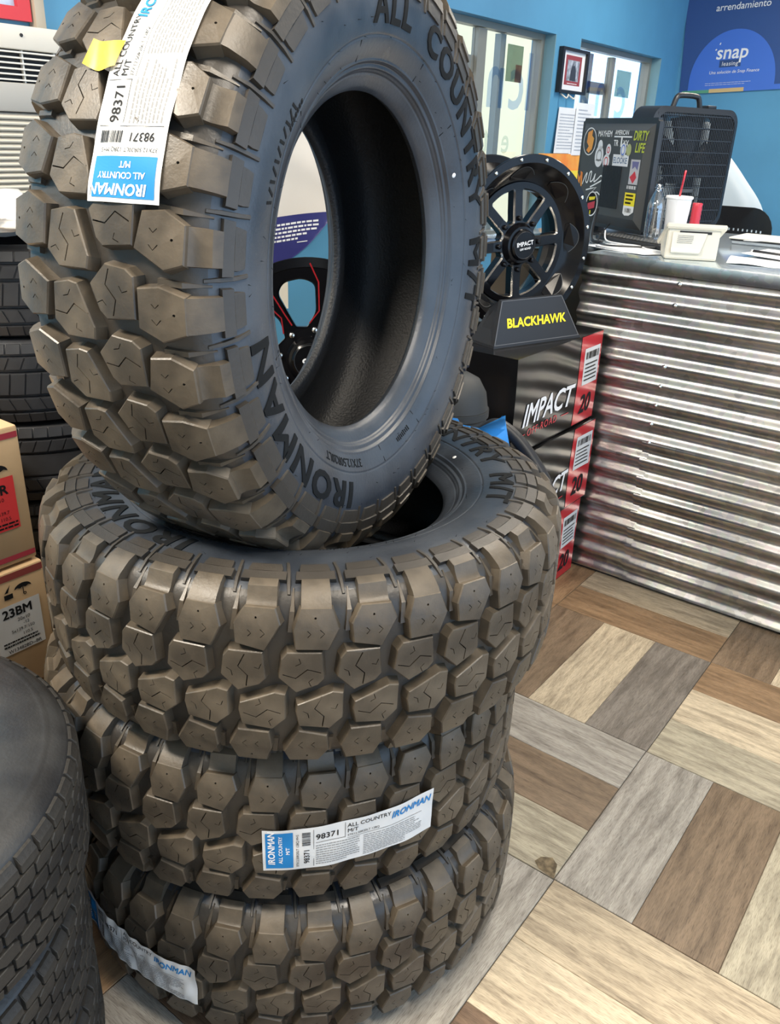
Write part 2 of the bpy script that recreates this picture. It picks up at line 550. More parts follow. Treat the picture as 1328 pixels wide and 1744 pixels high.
o.color = (.46, .36, .25, 1)
tag(o, kind='stuff')

# window wall with two openings
W1 = (3.62, 4.985, .95, 2.065)     # y0, y1, z0, z1 of the openings
W2 = (5.31, 6.66, .95, 2.075)
TH = .16
bm = bmesh.new()
ys = [-3.0, W1[0], W1[1], W2[0], W2[1], WY + .2]
for k in range(5):
    if k == 1: zz = [(0, W1[2]), (W1[3], 3.0)]
    elif k == 3: zz = [(0, W2[2]), (W2[3], 3.0)]
    else: zz = [(0, 3.0)]
    for a, b in zz: add_box(bm, WX - TH, WX, ys[k], ys[k + 1], a, b)
bmesh.ops.remove_doubles(bm, verts=bm.verts, dist=1e-5)
tag(link('wall_left', bm_mesh('wall_left', bm, M_WALL)), kind='structure')
tag(link('wall_back', box_me('wall_back', WX - TH, 3.2, WY, WY + .16, 0, 3.0, M_WALL)), kind='structure')
tag(link('wall_rear', box_me('wall_rear', WX - TH, 3.2, -3.16, -3.0, 0, 3.0, M_CREAM)), kind='structure')
tag(link('ceiling', box_me('ceiling', WX - TH, 3.4, -3.2, WY + .2, 3.0, 3.15, M_CEIL)), kind='structure')
for k, (p, sx, sy) in enumerate(CEIL_LAMPS):
    bm = bmesh.new()
    add_box(bm, -sx / 2 - .03, sx / 2 + .03, -sy / 2 - .03, sy / 2 + .03, .01, .065)
    o = link('trim_%d' % (k + 1), bm_mesh('lamp_housing', bm, M_WHITEPL), None, Matrix.Translation(p))
    tag(o, kind='structure')

def window(idx, W, mulls, deco):
    y0, y1, z0, z1 = W
    x = WX - .10
    root = empty('window_%d' % idx, (x, (y0 + y1) / 2, z0)); tag(root, kind='structure')
    inv = Matrix.Translation((-x, -(y0 + y1) / 2, -z0))
    def part(name, bm, m):
        return link(name, bm_mesh(name, bm, m), root, inv)
    bm = bmesh.new(); t = .045
    add_box(bm, x - .03, x + .03, y0, y0 + t, z0, z1); add_box(bm, x - .03, x + .03, y1 - t, y1, z0, z1)
    add_box(bm, x - .03, x + .03, y0 + t, y1 - t, z0, z0 + t); add_box(bm, x - .03, x + .03, y0 + t, y1 - t, z1 - t * .7, z1)
    part('frame', bm, M_FRAME_ALU)
    for (a, b, zz0, zz1, off) in mulls:
        bm = bmesh.new(); add_box(bm, x - .02 + off, x + .02 + off, a, b, zz0, zz1); part('mullion', bm, M_FRAME_ALU)
    edges = [y0 + t] + [m_[0] for m_ in mulls if m_[2] < z0 + .2] + [y1 - t]
    edges.sort()
    for k in range(len(edges) - 1):
        bm = bmesh.new(); add_box(bm, x - .004, x + .002, edges[k], edges[k + 1], z0 + t, z1 - t * .7); part('pane', bm, M_GLASS)
    for rv in ((y0, y0 + .006), (y1 - .006, y1)):
        bm = bmesh.new(); add_box(bm, x + .03, WX - .001, rv[0], rv[1], z0, z1); part('reveal', bm, M_REVEAL)
    bm = bmesh.new(); add_box(bm, x + .03, WX + .03, y0 - .02, y1 + .02, z0 - .03, z0); part('sill', bm, M_REVEAL)
    deco(root, inv, x - .008)
    return root

# lettering on the outside of the glass (seen from inside, so back to front)
def vinyl(root, inv, x, items):
    for (s, y, z, size, m) in items:
        p = Print().text(s, 0, 0, size, bold=.012, align='CENTER')
        # mirrored: local x runs along -Y as seen from inside
        me = mesh('vinyl_letter', [(x, y - a, z + b) for a, b in p.v], p.f, m)
        link('vinyl_letter', me, root, inv)
M_DECAL2 = make_glass('window_vinyl_pale', (.74, .80, .78), .04)
M_NOTICE = make_glass('window_notice', (.48, .55, .50), .04)
def deco1(root, inv, x):
    vinyl(root, inv, x, [('o', 4.24, 1.66, .43, M_DECAL), ('n', 4.52, 1.665, .43, M_DECAL), ('c', 4.76, 1.665, .43, M_DECAL), ('l', 4.90, 1.665, .43, M_DECAL),
                         ('o', 4.37, 1.425, .20, M_DECAL2), ('t', 4.45, 1.425, .22, M_DECAL2), ('e', 4.68, 1.425, .20, M_DECAL2)])
    bm = bmesh.new(); add_box(bm, x + .012, x + .016, 4.60, 4.775, 1.80, 1.985)
    link('notice', bm_mesh('notice', bm, M_NOTICE), root, inv)
    bm = bmesh.new(); add_box(bm, x + .010, x + .0115, 4.71, 4.78, 1.80, 1.89)
    link('notice', bm_mesh('notice', bm, make_glass('notice_rose', (.75, .45, .45), .02)), root, inv)
def deco2(root, inv, x):
    vinyl(root, inv, x, [('a', 5.66, 1.67, .43, M_DECAL), ('n', 5.94, 1.67, .43, M_DECAL), ('c', 6.27, 1.665, .43, M_DECAL)])
    bm = bmesh.new(); add_box(bm, x + .012, x + .016, 6.12, 6.36, 1.80, 1.965)
    link('notice', bm_mesh('notice', bm, M_NOTICE), root, inv)
window(1, W1, [(4.26, 4.345, .99, 2.03, .0), (4.545, 4.60, .99, 2.03, -.03), (3.66, 4.26, 1.82, 1.90, -.02)], deco1)
window(2, W2, [(5.70, 5.745, .99, 2.03, -.03), (5.985, 6.035, .99, 2.03, .0), (5.35, 5.985, 1.80, 1.87, -.03)], deco2)

# outside: sunlit yard wall and pavement beyond the windows
o = link('yard_wall', box_me('yard_wall', -6.3, -6.1, -2, 12, -.1, 2.7, M_EXT))
tag(o, 'pale cream yard wall outside, glowing through both shop windows', 'wall', kind='structure')
o = link('pavement', box_me('pavement', -6.1, WX - TH, -4, 12, -.12, -.02, M_PAVE)); tag(o, kind='structure')

# ------------------------------------------------------------------ mud-terrain tyre
TW = .155
PZ = [(0, .4495), (.05, .449), (.09, .447), (.115, .442), (.130, .433), (.140, .42), (.147, .403), (.1515, .383), (.153, .36),
      (.150, .335), (.142, .31), (.130, .288), (.117, .272), (.110, .262), (.104, .255), (.097, .2505)]
cur = [Vector((p[0], p[1], 0)) for p in PZ]
dense = spline([(-cur[1].x, cur[1].y, 0)] + cur, 12)[12:]
S_ = [0.0]
for i in range(1, len(dense)): S_.append(S_[-1] + (dense[i] - dense[i - 1]).length)
S_END = S_[-1]
def prof(s):
    sg = 1 if s >= 0 else -1
    a = min(abs(s), S_END - 1e-6)
    lo, hi = 0, len(S_) - 1
    while hi - lo > 1:
        mid = (lo + hi) // 2
        if S_[mid] <= a: lo = mid
        else: hi = mid
    t = (a - S_[lo]) / (S_[hi] - S_[lo])
    p = dense[lo].lerp(dense[hi], t)
    d = (dense[min(hi + 1, len(dense) - 1)] - dense[max(lo - 1, 0)]).normalized()
    nz, nr = -d.y, d.x          # outward normal (z, r)
    return p.x * sg, p.y, nz * sg, nr
R0 = .465
def T(u, s, h):
    z, r, nz, nr = prof(s)
    rr = r + h * nr
    a = u / R0
    return Vector((rr * math.cos(a), rr * math.sin(a), z + h * nz))
def s_of_r(rad):
    lo, hi = .118, S_END
    for _ in range(40):
        m_ = (lo + hi) / 2
        if prof(m_)[1] > rad: lo = m_
        else: hi = m_
    return lo

NP = 36
PITCH_U = 2 * PI * R0 / NP

def prism(bm, outer, holes, h0, h1, taper=1.10, fn=T, depth=.006, cham=.0018):
    cx = sum(p[0] for p in outer) / len(outer); cy = sum(p[1] for p in outer) / len(outer)
    k = max(abs(p[0] - cx) + abs(p[1] - cy) for p in outer)
    sc = lambda f: [(cx + (p[0] - cx) * f, cy + (p[1] - cy) * f) for p in outer]
    ins = sc(1 - cham * 1.6 / k) if cham else outer
    rings = [[bm.verts.new(fn(*p, h0)) for p in sc(taper)], [bm.verts.new(fn(*p, h1 - cham)) for p in outer]]
    if cham: rings.append([bm.verts.new(fn(*p, h1)) for p in ins])
    n = len(outer)
    for a, b in zip(rings, rings[1:]):
        for i in range(n): bm.faces.new((a[i], a[(i + 1) % n], b[(i + 1) % n], b[i]))
    tops = list(rings[-1])
    loops = [ins] + list(holes)
    for H in holes: tops += [bm.verts.new(fn(*p, h1)) for p in H]
    for t in fill2d(loops):
        try: bm.faces.new([tops[i] for i in t])
        except ValueError: pass
    off = n
    for H in holes:
        m_ = len(H)
        top = tops[off:off + m_]; off += m_
        bot = [bm.verts.new(fn(*p, h1 - depth)) for p in H]
        for i in range(m_): bm.faces.new((top[i], bot[i], bot[(i + 1) % m_], top[(i + 1) % m_]))
        bm.faces.new(bot)

def loft(bm, secs, fn=T, base=-.002):
    """secs: (s, h, u_left, u_right) strip with top and sides"""
    rows = []
    for s, h, a, b in secs:
        rows.append([bm.verts.new(fn(a - .0015, s, base)), bm.verts.new(fn(a, s, h)), bm.verts.new(fn((a + b) / 2, s, h)), bm.verts.new(fn(b, s, h)), bm.verts.new(fn(b + .0015, s, base))])
    for p, q in zip(rows, rows[1:]):
        for i in range(4): bm.faces.new((p[i], p[i + 1], q[i + 1], q[i]))
    bm.faces.new(rows[0][::-1]); bm.faces.new(rows[-1])

P_ = PITCH_U
def chev(u, s, w, d, t=.0011):
    return slit([(u - d, s + w), (u, s), (u + .0001, s - .0001), (u - d, s - w)][:2] + [(u - d, s - w)], t)
def hexa(u, s, r):
    return [(u + r * math.cos(k * PI / 3), s + r * math.sin(k * PI / 3)) for k in range(6)]

def shoulder_mesh(kind):
    bm = bmesh.new()
    if kind == 0:
        out = [(-.23, .1235), (.31, .1225), (.40, .104), (.12, .066), (-.38, .076), (-.41, .103)]
    else:
        out = [(-.27, .1235), (.27, .1225), (.38, .097), (.20, .067), (-.36, .069), (-.40, .098)]
    out = [(a * P_, s) for a, s in out]
    holes = [chev(-.10 * P_, .092, .0045, .0045), chev(.13 * P_, .092, .0055, .006), hexa(-.02 * P_, .112, .0017)]
    prism(bm, out, holes, -.003, .0170, 1.13)
    a, b = (-.23 * P_, .31 * P_) if kind == 0 else (-.26 * P_, .26 * P_)
    if kind == 0:
        loft(bm, [(.120, .012, a, b), (.1245, .0065, a, b), (.131, .0050, a, b), (.139, .0075, a, b), (.146, .0125, a, b), (.1465, .0125, a, b), (.158, .0105, a, b)])
    else:
        loft(bm, [(.120, .0165, a, b), (.1285, .0145, a, b), (.1465, .0115, a, b), (.158, .0100, a, b)])
    # tapered buttress running into the sidewall on the left of the lug
    loft(bm, [(.090, .006, -.50 * P_, -.41 * P_), (.118, .0055, -.46 * P_, -.38 * P_), (.150, .002, -.42 * P_, -.40 * P_)])
    return smooth_by_angle(bm_mesh('shoulder_block', bm, M_TREAD), 28)

def side_lug_mesh(kind):
    bm = bmesh.new()
    w = .42 if kind == 0 else .37
    loft(bm, [(.1585, .0075, -w * P_, w * P_ * 1.05), (.1745, .0062, -w * P_, w * P_ * 1.05)], base=-.001)
    w2 = w * .82
    loft(bm, [(.1750, .0040, -w2 * P_, w2 * P_), (.184, .0034, -w2 * P_, w2 * P_), (.194, .0028, -w2 * P_ * .95, w2 * P_ * .9)], base=-.001)
    # thin curved rib beside the plate
    loft(bm, [(.140, .0025, .49 * P_, .53 * P_), (.160, .0045, .46 * P_, .52 * P_), (.180, .0040, .44 * P_, .50 * P_), (.200, .0018, .40 * P_, .46 * P_)], base=-.001)
    return smooth_by_angle(bm_mesh('sidewall_lug', bm, M_GROOVE), 28)

def center_mesh(kind, rot):
    bm = bmesh.new()
    if kind == 0:
        out = [(-.26, .031), (.33, .030), (.37, -.012), (.26, -.022), (-.12, -.034), (-.41, -.010), (-.36, .020)]
    else:
        out = [(-.40, .013), (.22, .034), (.40, .031), (.39, -.012), (.16, -.030), (-.38, -.024), (-.43, 0.0)]
    c = .034 if kind == 0 else -.034
    out = [(a * P_, s + c) for a, s in out][::-1]
    if rot == 0:      # main sipe across the tyre
        holes = [slit([(.02 * P_, c + .026), (-.10 * P_, c + .006), (.06 * P_, c - .008), (.03 * P_, c - .026)], .0017),
                 slit([(.18 * P_, c + .006), (.26 * P_, c + .004), (.30 * P_, c + .012)], .0011), slit([(-.30 * P_, c + .002), (-.22 * P_, c - .002), (-.20 * P_, c - .010)], .0011)]
    else:             # main sipe along the tyre
        holes = [slit([(-.34 * P_, c - .004), (-.12 * P_, c - .010), (.08 * P_, c + .004), (.31 * P_, c - .002)], .0017),
                 slit([(-.06 * P_, c + .022), (-.03 * P_, c + .014), (-.12 * P_, c + .010)], .0011), slit([(.14 * P_, c - .024), (.10 * P_, c - .016), (.17 * P_, c - .011)], .0011)]
    prism(bm, out, holes, -.003, .0165, 1.13, depth=.007, cham=.0015)
    return bm_mesh('center_block', bm, M_TREAD)

SH = [shoulder_mesh(0), shoulder_mesh(1)]
SL = [side_lug_mesh(0), side_lug_mesh(1)]
CB = [[center_mesh(k, r) for r in (0, 1)] for k in (0, 1)]

# carcass: outside with fine rings, bead, inner liner
ring_s = [(s_of_r(.3185), -.0016, .0011), (s_of_r(.2885), .0016, .0014), (s_of_r(.2835), -.0016, .0012), (s_of_r(.2795), .0014, .0014), (s_of_r(.2725), -.0012, .0014)]
outp = []
n_s = 240
for i in range(n_s + 1):
    s = S_END * i / n_s
    h = 0
    for s0, hh, w in ring_s: h += hh * math.exp(-((s - s0) / w) ** 2)
    z, r, nz, nr = prof(s)
    outp.append((r + h * nr, z + h * nz))
inp = [(.2525, .090), (.262, .086), (.285, .092), (.315, .112), (.35, .124), (.385, .122), (.412, .106), (.428, .07), (.4325, .03), (.433, 0)]
inp = [(v.x, v.y) for v in spline([(a, b, 0) for a, b in inp], 3)]
half = outp + inp[1:-1] + [inp[-1]]
loop_ = half + [(r, -z) for r, z in half[::-1][1:-1]]
CARC = revolve_me('carcass', loop_, [M_CARC, M_LINER, M_GROOVE], 150, closed=True)
kk = len(loop_)
for i, p in enumerate(CARC.polygons):
    j = i % kk
    rr = math.hypot(p.center.x, p.center.y)
    p.material_index = 1 if n_s <= j < kk - n_s else (2 if rr > .424 else 0)

def arc_text(s, rad, size, phi0, h=.0015, m=None, bold=.032, spacing=1.15, sx=1.0, shear=0.0):
    """raised sidewall lettering, tops outwards, starting at angle phi0 and running clockwise"""
    vs, fs = text_geo(s, size, bold, shear, 'LEFT', spacing)
    bm = bmesh.new()
    # slice long faces so letters follow the wall
    vv = [bm.verts.new((x, y, 0)) for x, y in vs]
    for f in fs:
        try: bm.faces.new([vv[i] for i in f])
        except ValueError: pass
    bmesh.ops.remove_doubles(bm, verts=bm.verts, dist=1e-7)
    if size > .03:
        for k in range(1, 8):
            bmesh.ops.bisect_plane(bm, geom=list(bm.verts) + list(bm.edges) + list(bm.faces), plane_co=(0, size * .74 * k / 8, 0), plane_no=(0, 1, 0))
    r = bmesh.ops.extrude_face_region(bm, geom=list(bm.faces))
    for e in r['geom']:
        if isinstance(e, bmesh.types.BMVert): e.co.z = 1
    for v in bm.verts:
        x, y, t = v.co
        rr = rad + y
        a = R(phi0) - x * sx / rad
        z, r2, nz, nr = prof(s_of_r(rr))
        hh = h if t > .5 else -.001
        q = r2 + hh * nr
        v.co = (q * math.cos(a), q * math.sin(a), z + hh * nz)
    return bm_mesh('lettering', bm, m or M_LETTER)

def width_of(s, size, bold=.032, spacing=1.15):
    vs, _ = text_geo(s, size, bold, 0, 'LEFT', spacing)
    return max(v[0] for v in vs)

TXT = []
for s, rad, size, a0, a1 in (('ALL', .334, .056, 9, -10), ('COUNTRY', .334, .056, -19, -78), ('M/T', .334, .056, -86, -108), ('IRONMAN', .334, .056, 160, 97)):
    w = width_of(s, size)
    TXT.append(arc_text(s, rad, size, a0, sx=R(a0 - a1) * rad / w))
TXT_S = [arc_text('37X12.50R20LT', .2975, .018, 167, h=.0007, m=M_LETTER, bold=.005, spacing=1.0)]
def raised_marks(items):
    """small raised marks: (angle, radius, width, height, lean)"""
    bm = bmesh.new()
    for a, rad, w, h_, lean in items:
        pts = [(-w / 2 - lean, -h_ / 2), (w / 2 - lean, -h_ / 2), (w / 2 + lean, h_ / 2), (-w / 2 + lean, h_ / 2)]
        v = []
        for hh in (.0007, -.0005):
            for x, y in pts:
                z, r2, nz, nr = prof(s_of_r(rad + y)); an = R(a) - x / rad
                v.append(bm.verts.new(((r2 + hh * nr) * math.cos(an), (r2 + hh * nr) * math.sin(an), z + hh * nz)))
        bm.faces.new(v[:4])
        for i in range(4): bm.faces.new((v[i], v[(i + 1) % 4], v[4 + (i + 1) % 4], v[4 + i]))
    return bm_mesh('raised_marks', bm, M_LETTER)
rgm = random.Random(4)
MARKS = [raised_marks([(70 - k * 2.1, .3345, .0040, .0125, .002 * (1 if k % 2 else -1)) for k in range(11)] + [(53 - k * 1.2, .3240, .0042, .0055, 0) for k in range(7)]),
         raised_marks([(192 + k * 1.0, .3025, .0026, .0062 + .001 * (k % 3), 0) for k in range(9)])]
DIV = raised_marks([(0, .3025, .0016, .026, 0)])
# rubber mould whiskers on the sidewall
bm = bmesh.new()
rgw = random.Random(11)
for k in range(90):
    a = rgw.uniform(0, 2 * PI); rad = rgw.choice([.296, .318, .342, .37, .392]) + rgw.uniform(-.003, .003)
    z, r2, nz, nr = prof(s_of_r(rad))
    b0 = Vector((r2 * math.cos(a), r2 * math.sin(a), z)); nn = Vector((nr * math.cos(a), nr * math.sin(a), nz))
    tdir = Vector((-math.sin(a), math.cos(a), 0)); l_ = rgw.uniform(.003, .007)
    tip = b0 + nn * l_ * .8 + tdir * rgw.uniform(-.006, .006)
    sd = nn.cross(tdir) * .0006
    v = [bm.verts.new(b0 + tdir * .0006), bm.verts.new(b0 - tdir * .0003 + sd), bm.verts.new(b0 - tdir * .0003 - sd), bm.verts.new(tip)]
    for f in ((0, 1, 3), (1, 2, 3), (2, 0, 3)): bm.faces.new([v[i] for i in f])
WHISK = bm_mesh('whiskers', bm, M_LETTER)

DOT = revolve_me('balance_mark', [(.0001, .0006), (.0035, .0005), (.0042, 0)], M_WHITEP, 14)
def mud_tyre(Mc, base, label, letters=True):
    root = empty('mud_terrain_tire', base, 0, label, 'tire', 'new all-terrain mud tires')
    inv = Matrix.Translation((-base[0], -base[1], -base[2])) @ Mc
    link('carcass', CARC, root, inv)
    flip = Matrix.Rotation(PI, 4, 'X')
    for k in range(NP):
        a = 2 * PI * k / NP
        Ra = lambda f: inv @ Matrix.Rotation(a + f * P_ / R0, 4, 'Z')
        link('shoulder_block', SH[k % 2], root, Ra(0))
        link('sidewall_lug', SL[k % 2], root, Ra(0))
        link('center_block', CB[0][k % 2], root, Ra(-.24))
        link('center_block', CB[1][(k + 1) % 2], root, Ra(.06))
        link('shoulder_block', SH[(k + 1) % 2], root, Ra(-.20) @ flip)
        link('sidewall_lug', SL[(k + 1) % 2], root, Ra(-.20) @ flip)
    if letters:
        for me in TXT: tag(link('lettering', me, root, inv), 'large block lettering moulded into the sidewall')
        for me in TXT_S: link('size_marking', me, root, inv)
        for me in MARKS: link('raised_marks', me, root, inv)['kind'] = 'stuff'
        for a in (47, 14, -22, -48, 181, 206, 104): link('sidewall_divider', DIV, root, inv @ Matrix.Rotation(R(a), 4, 'Z'))
        z_, r_, nz_, nr_ = prof(s_of_r(.301))
        Md = Matrix.Rotation(R(-64), 4, 'Z') @ Matrix.Translation((r_ + nr_ * .0006, 0, z_ + nz_ * .0006)) @ Matrix.Rotation(math.atan2(nr_, nz_), 4, 'Y')
        link('balance_mark', DOT, root, inv @ Md)
        tag(link('mould_whiskers', WHISK, root, inv), kind='stuff')
    return root, inv

# paper tread label, drawn flat and laid over the blocks
def tread_label(root, inv, L, H, fn, seed=0):
    rgl = random.Random(seed)
    ph = [rgl.uniform(0, 6) for _ in range(6)]
    wav = lambda x, y: .0009 * math.sin(x * 42 + ph[0] + y * 20) + .0006 * math.sin(x * 90 - y * 60 + ph[1]) + .0005 * math.sin(y * 110 + ph[2])
    f = lambda h: (lambda x, y: fn(x, y, .0182 + wav(x, y) + h))
    nx, ny = 70, 14
    vs, fs = [], []
    for i in range(nx + 1):
        for j in range(ny + 1):
            x, y = L * i / nx, H * j / ny
            e = min(x, L - x, y, H - y)
            # rounded corners
            vs.append(f(0)(x, y))
    # two-sided thin sheet
    for i in range(nx):
        for j in range(ny):
            a = i * (ny + 1) + j
            fs.append((a, a + ny + 1, a + ny + 2, a + 1))
    lab = link('paper_label', mesh('paper_label', vs, fs, M_PAPER, True), root, inv)
    tag(lab, 'white and blue paper tread label')
    sx, sy = L / .31, H / .088
    X = lambda v: v * sx
    Y = lambda v: v * sy
    # blue end panel
    p = Print()
    n1 = 12
    for i in range(n1):
        for j in range(8):
            p.rect(X(.005) + X(.046) * i / n1, X(.005) + X(.046) * (i + 1) / n1, Y(.005) + Y(.077) * j / 8, Y(.005) + Y(.077) * (j + 1) / 8)
    p.build('blue_panel', M_BLUEP, f(.0005), lab)
    q = PI / 2
    p = Print().text('IRONMAN', X(.020), Y(.013), Y(.0155), q, bold=.03, shear=.15)
    p.text('ALL COUNTRY', X(.033), Y(.016), Y(.0088), q, bold=.02).text('M/T', X(.045), Y(.035), Y(.0088), q, bold=.02)
    p.build('white_print', M_WHITEP, f(.0010), lab)
    p = Print().text('37X12.50R20LT 128Q M+S', X(.0605), Y(.006), Y(.0062), q)
    p.text('98371', X(.078), Y(.012), Y(.013), q, bold=.01)
    p.bars(X(.066), X(.080), Y(.052), Y(.080), 13, vert=False)
    p.rect(X(.085), X(.0857), Y(.004), Y(.084))
    p.text('98371', X(.089), Y(.061), Y(.0165), 0, bold=.012)
    p.rect(X(.089), X(.140), Y(.054), Y(.0547), 8); p.rect(X(.139), X(.1397), Y(.054), Y(.085))
    p.text('ALL COUNTRY', X(.143), Y(.0735), Y(.0115), 0, bold=.006).text('M/T', X(.143), Y(.062), Y(.0115), 0, bold=.006)
    p.text('37X12.50R20LT 128Q', X(.143), Y(.0545), Y(.0062), 0)
    p.rect(X(.143), X(.285), Y(.051), Y(.0516), 16)
    p.build('black_print', M_BLACKP, f(.0007), lab)
    Print().lines(X(.089), X(.165), Y(.006), Y(.050), 9, .35, seed + 3).build('small_print', M_GREYP, f(.0007), lab)['kind'] = 'stuff'
    Print().lines(X(.172), X(.285), Y(.004), Y(.048), 11, .35, seed + 4).build('small_print', M_GREYP, f(.0007), lab)['kind'] = 'stuff'
    p = Print().text('IRONMAN', X(.222), Y(.066), Y(.0185), 0, bold=.03, shear=.25, sx=.92)
    p.build('blue_print', M_BLUEP, f(.0010), lab)
    return lab

# --- the stack of three lying tyres
Z1, Z2, Z3 = .79, .4735, .1575
def lying(x, y, z, rot): return Matrix.Translation((x, y, z)) @ Matrix.Rotation(R(rot), 4, 'Z')
t1, i1 = mud_tyre(lying(-.955, 1.038, Z1, 124), (-.955, 1.038, Z1 - TW), 'topmost of the lying mud tires, the standing tire sunk in its hole')
t2, i2 = mud_tyre(lying(-1.005, 1.032, Z2, 20), (-1.005, 1.032, Z2 - TW), 'middle lying mud tire with a white and blue label across its tread', letters=False)
t3, i3 = mud_tyre(lying(-.975, 1.03, Z3, 77), (-.975, 1.03, 0), 'bottom lying mud tire on the floor with a crumpled label low on the left', letters=False)

def lab_fn(phi_deg, rot, s0, tilt=0.0, extra=None):
    u0 = R(phi_deg - rot) * R0
    def fn(x, y, h):
        return T(u0 + x / 1.03, s0 + y + tilt * x, h + (extra(x, y) if extra else 0))
    return fn
tread_label(t2, i2, .30, .086, lab_fn(308.5, 20, -.052, .03), 5)
tread_label(t3, i3, .31, .086, lab_fn(253.5, 77, -.050, -.02, lambda x, y: .0035 + .0015 * math.sin(x * 130 + y * 60) * math.sin(x * 47) + .0008 * math.sin(x * 210 - y * 90)), 9)

# --- the standing tyre on top, sunk into the hole of the stack
yw, ln = R(10.24), R(1.47)
ax = Vector((math.cos(yw) * math.cos(ln), math.sin(yw) * math.cos(ln), math.sin(ln)))
e1 = (Vector((0, 0, 1)) - ax * ax.z).normalized(); e2 = ax.cross(e1)
cS = Vector((-.944, 1.027, 1.303))
MS = Matrix(((e1.x, e2.x, ax.x, cS.x), (e1.y, e2.y, ax.y, cS.y), (e1.z, e2.z, ax.z, cS.z), (0, 0, 0, 1)))
t0, i0 = mud_tyre(MS, (cS.x, cS.y, cS.z - .466), 'upright mud tire standing on top of the stack with blue label')
def fn0(x, y, h): return T(R(75.5) * R0 - x / 1.03, .098 - y, h)
lab0 = tread_label(t0, i0, .305, .097, fn0, 2)
# yellow tape flag sticking out beside the label
vs, fs = [], []
for i in range(9):
    for j in range(7):
        x, y = i / 8, j / 6
        vs.append(T(R(55.2) * R0 + (y - .5) * .034 + .004 * math.sin(x * 4), .010 - x * .048, .0195 + .004 * math.sin(x * 5 + y) + .006 * x * x))
for i in range(8):
    for j in range(6):
        a = i * 7 + j; fs.append((a, a + 7, a + 8, a + 1))
tag(link('tape_flag', mesh('tape_flag', vs, fs, M_YTAG, True), t0, i0), 'bright yellow tape flag')

# ------------------------------------------------------------------ light-truck tyres, front left
TR, TWH = .365, .118
def truck_prof():
    pts = [(0, .356), (.05, .3555), (.085, .352), (.097, .345), (.106, .333), (.113, .312), (.1165, .288), (.1165, .268), (.112, .245), (.104, .226), (.095, .212), (.085, .204)]
    d = spline([(a, b, 0) for a, b in pts], 6)
    out = [(v.y, v.x) for v in d]
    res = []
    for r, z in out:
        h = .0016 * math.exp(-((r - .322) / .002) ** 2) + .0012 * math.exp(-((r - .240) / .002) ** 2)
        res.append((r + h * .4, z + h))
    inn = [(.206, .078), (.225, .086), (.26, .100), (.30, .098), (.33, .08), (.338, .04), (.339, 0)]
    inn = [(v.x, v.y) for v in spline([(a, b, 0) for a, b in inn], 3)]
    half = res + inn[1:]
    return half + [(r, -z) for r, z in half[::-1][1:-1]]
TCARC = revolve_me('carcass', truck_prof(), M_OLDRUB, 128, closed=True)
def TT(u, v, h):
    r = .356 - .5 * max(0, abs(v) - .06) ** 2 * 6 + h
    z = v
    if abs(v) > .088:
        k = abs(v) - .088
        r -= k * 1.6; z = math.copysign(.088 + k * .55, v)
    a = u / TR
    return Vector((r * math.cos(a), r * math.sin(a), z))
NT = 60
TP = 2 * PI * TR / NT
def tb(outl, h=.007):
    bm = bmesh.new()
    prism(bm, [(a * TP, v) for a, v in outl], [], -.002, h, 1.04, fn=TT, cham=.0012)
    return bm_mesh('tread_block', bm, M_OLDTREAD)
TB = []
for v0 in (0, .0265, -.0265, .053, -.053):
    k_ = 1 if v0 >= 0 else -1
    TB.append(tb([(-.44, v0 - .0095 * k_), (.22, v0 - .0115 * k_), (.45, v0 - .006 * k_), (.45, v0 + .0100 * k_), (-.22, v0 + .0115 * k_), (-.45, v0 + .006 * k_)][::k_]))
TSH = []
for sg in (1, -1):
    bm = bmesh.new()
    q = [(-.44, .0675), (.1, .0665), (.44, .069), (.42, .080), (.43, .092), (-.41, .092), (-.42, .080)]
    prism(bm, [(a * TP, v * sg) for a, v in q], [], -.003, .007, 1.02, fn=TT, cham=.0012)
    TSH.append(bm_mesh('shoulder_block', bm, M_OLDTREAD))
def truck_tyre(x, y, z, rot, label):
    root = empty('truck_tire', (x, y, z - TWH), 0, label, 'tire', 'light truck tires stacked in the front left corner')
    inv = Matrix.Translation((0, 0, TWH)) @ Matrix.Rotation(rot, 4, 'Z')
    link('carcass', TCARC, root, inv)
    for k in range(NT):
        A = lambda f: inv @ Matrix.Rotation((k + f) * 2 * PI / NT, 4, 'Z')
        
        for j_, me_ in enumerate(TB): link('tread_block', me_, root, A((0, .4, .6, .8, .2)[j_]))
        link('shoulder_block', TSH[0], root, A(.15)); link('shoulder_block', TSH[1], root, A(.7))
    return root, inv
truck_tyre(-1.12, .20, .59, .3, 'truck tire with smooth grey sidewall, topmost in the front left stack')
truck_tyre(-1.135, .185, .354, .9, 'truck tire in the front left stack, second from the top')
truck_tyre(-1.15, .19, .118, 1.6, 'truck tire on the floor, lowest of the front left stack')
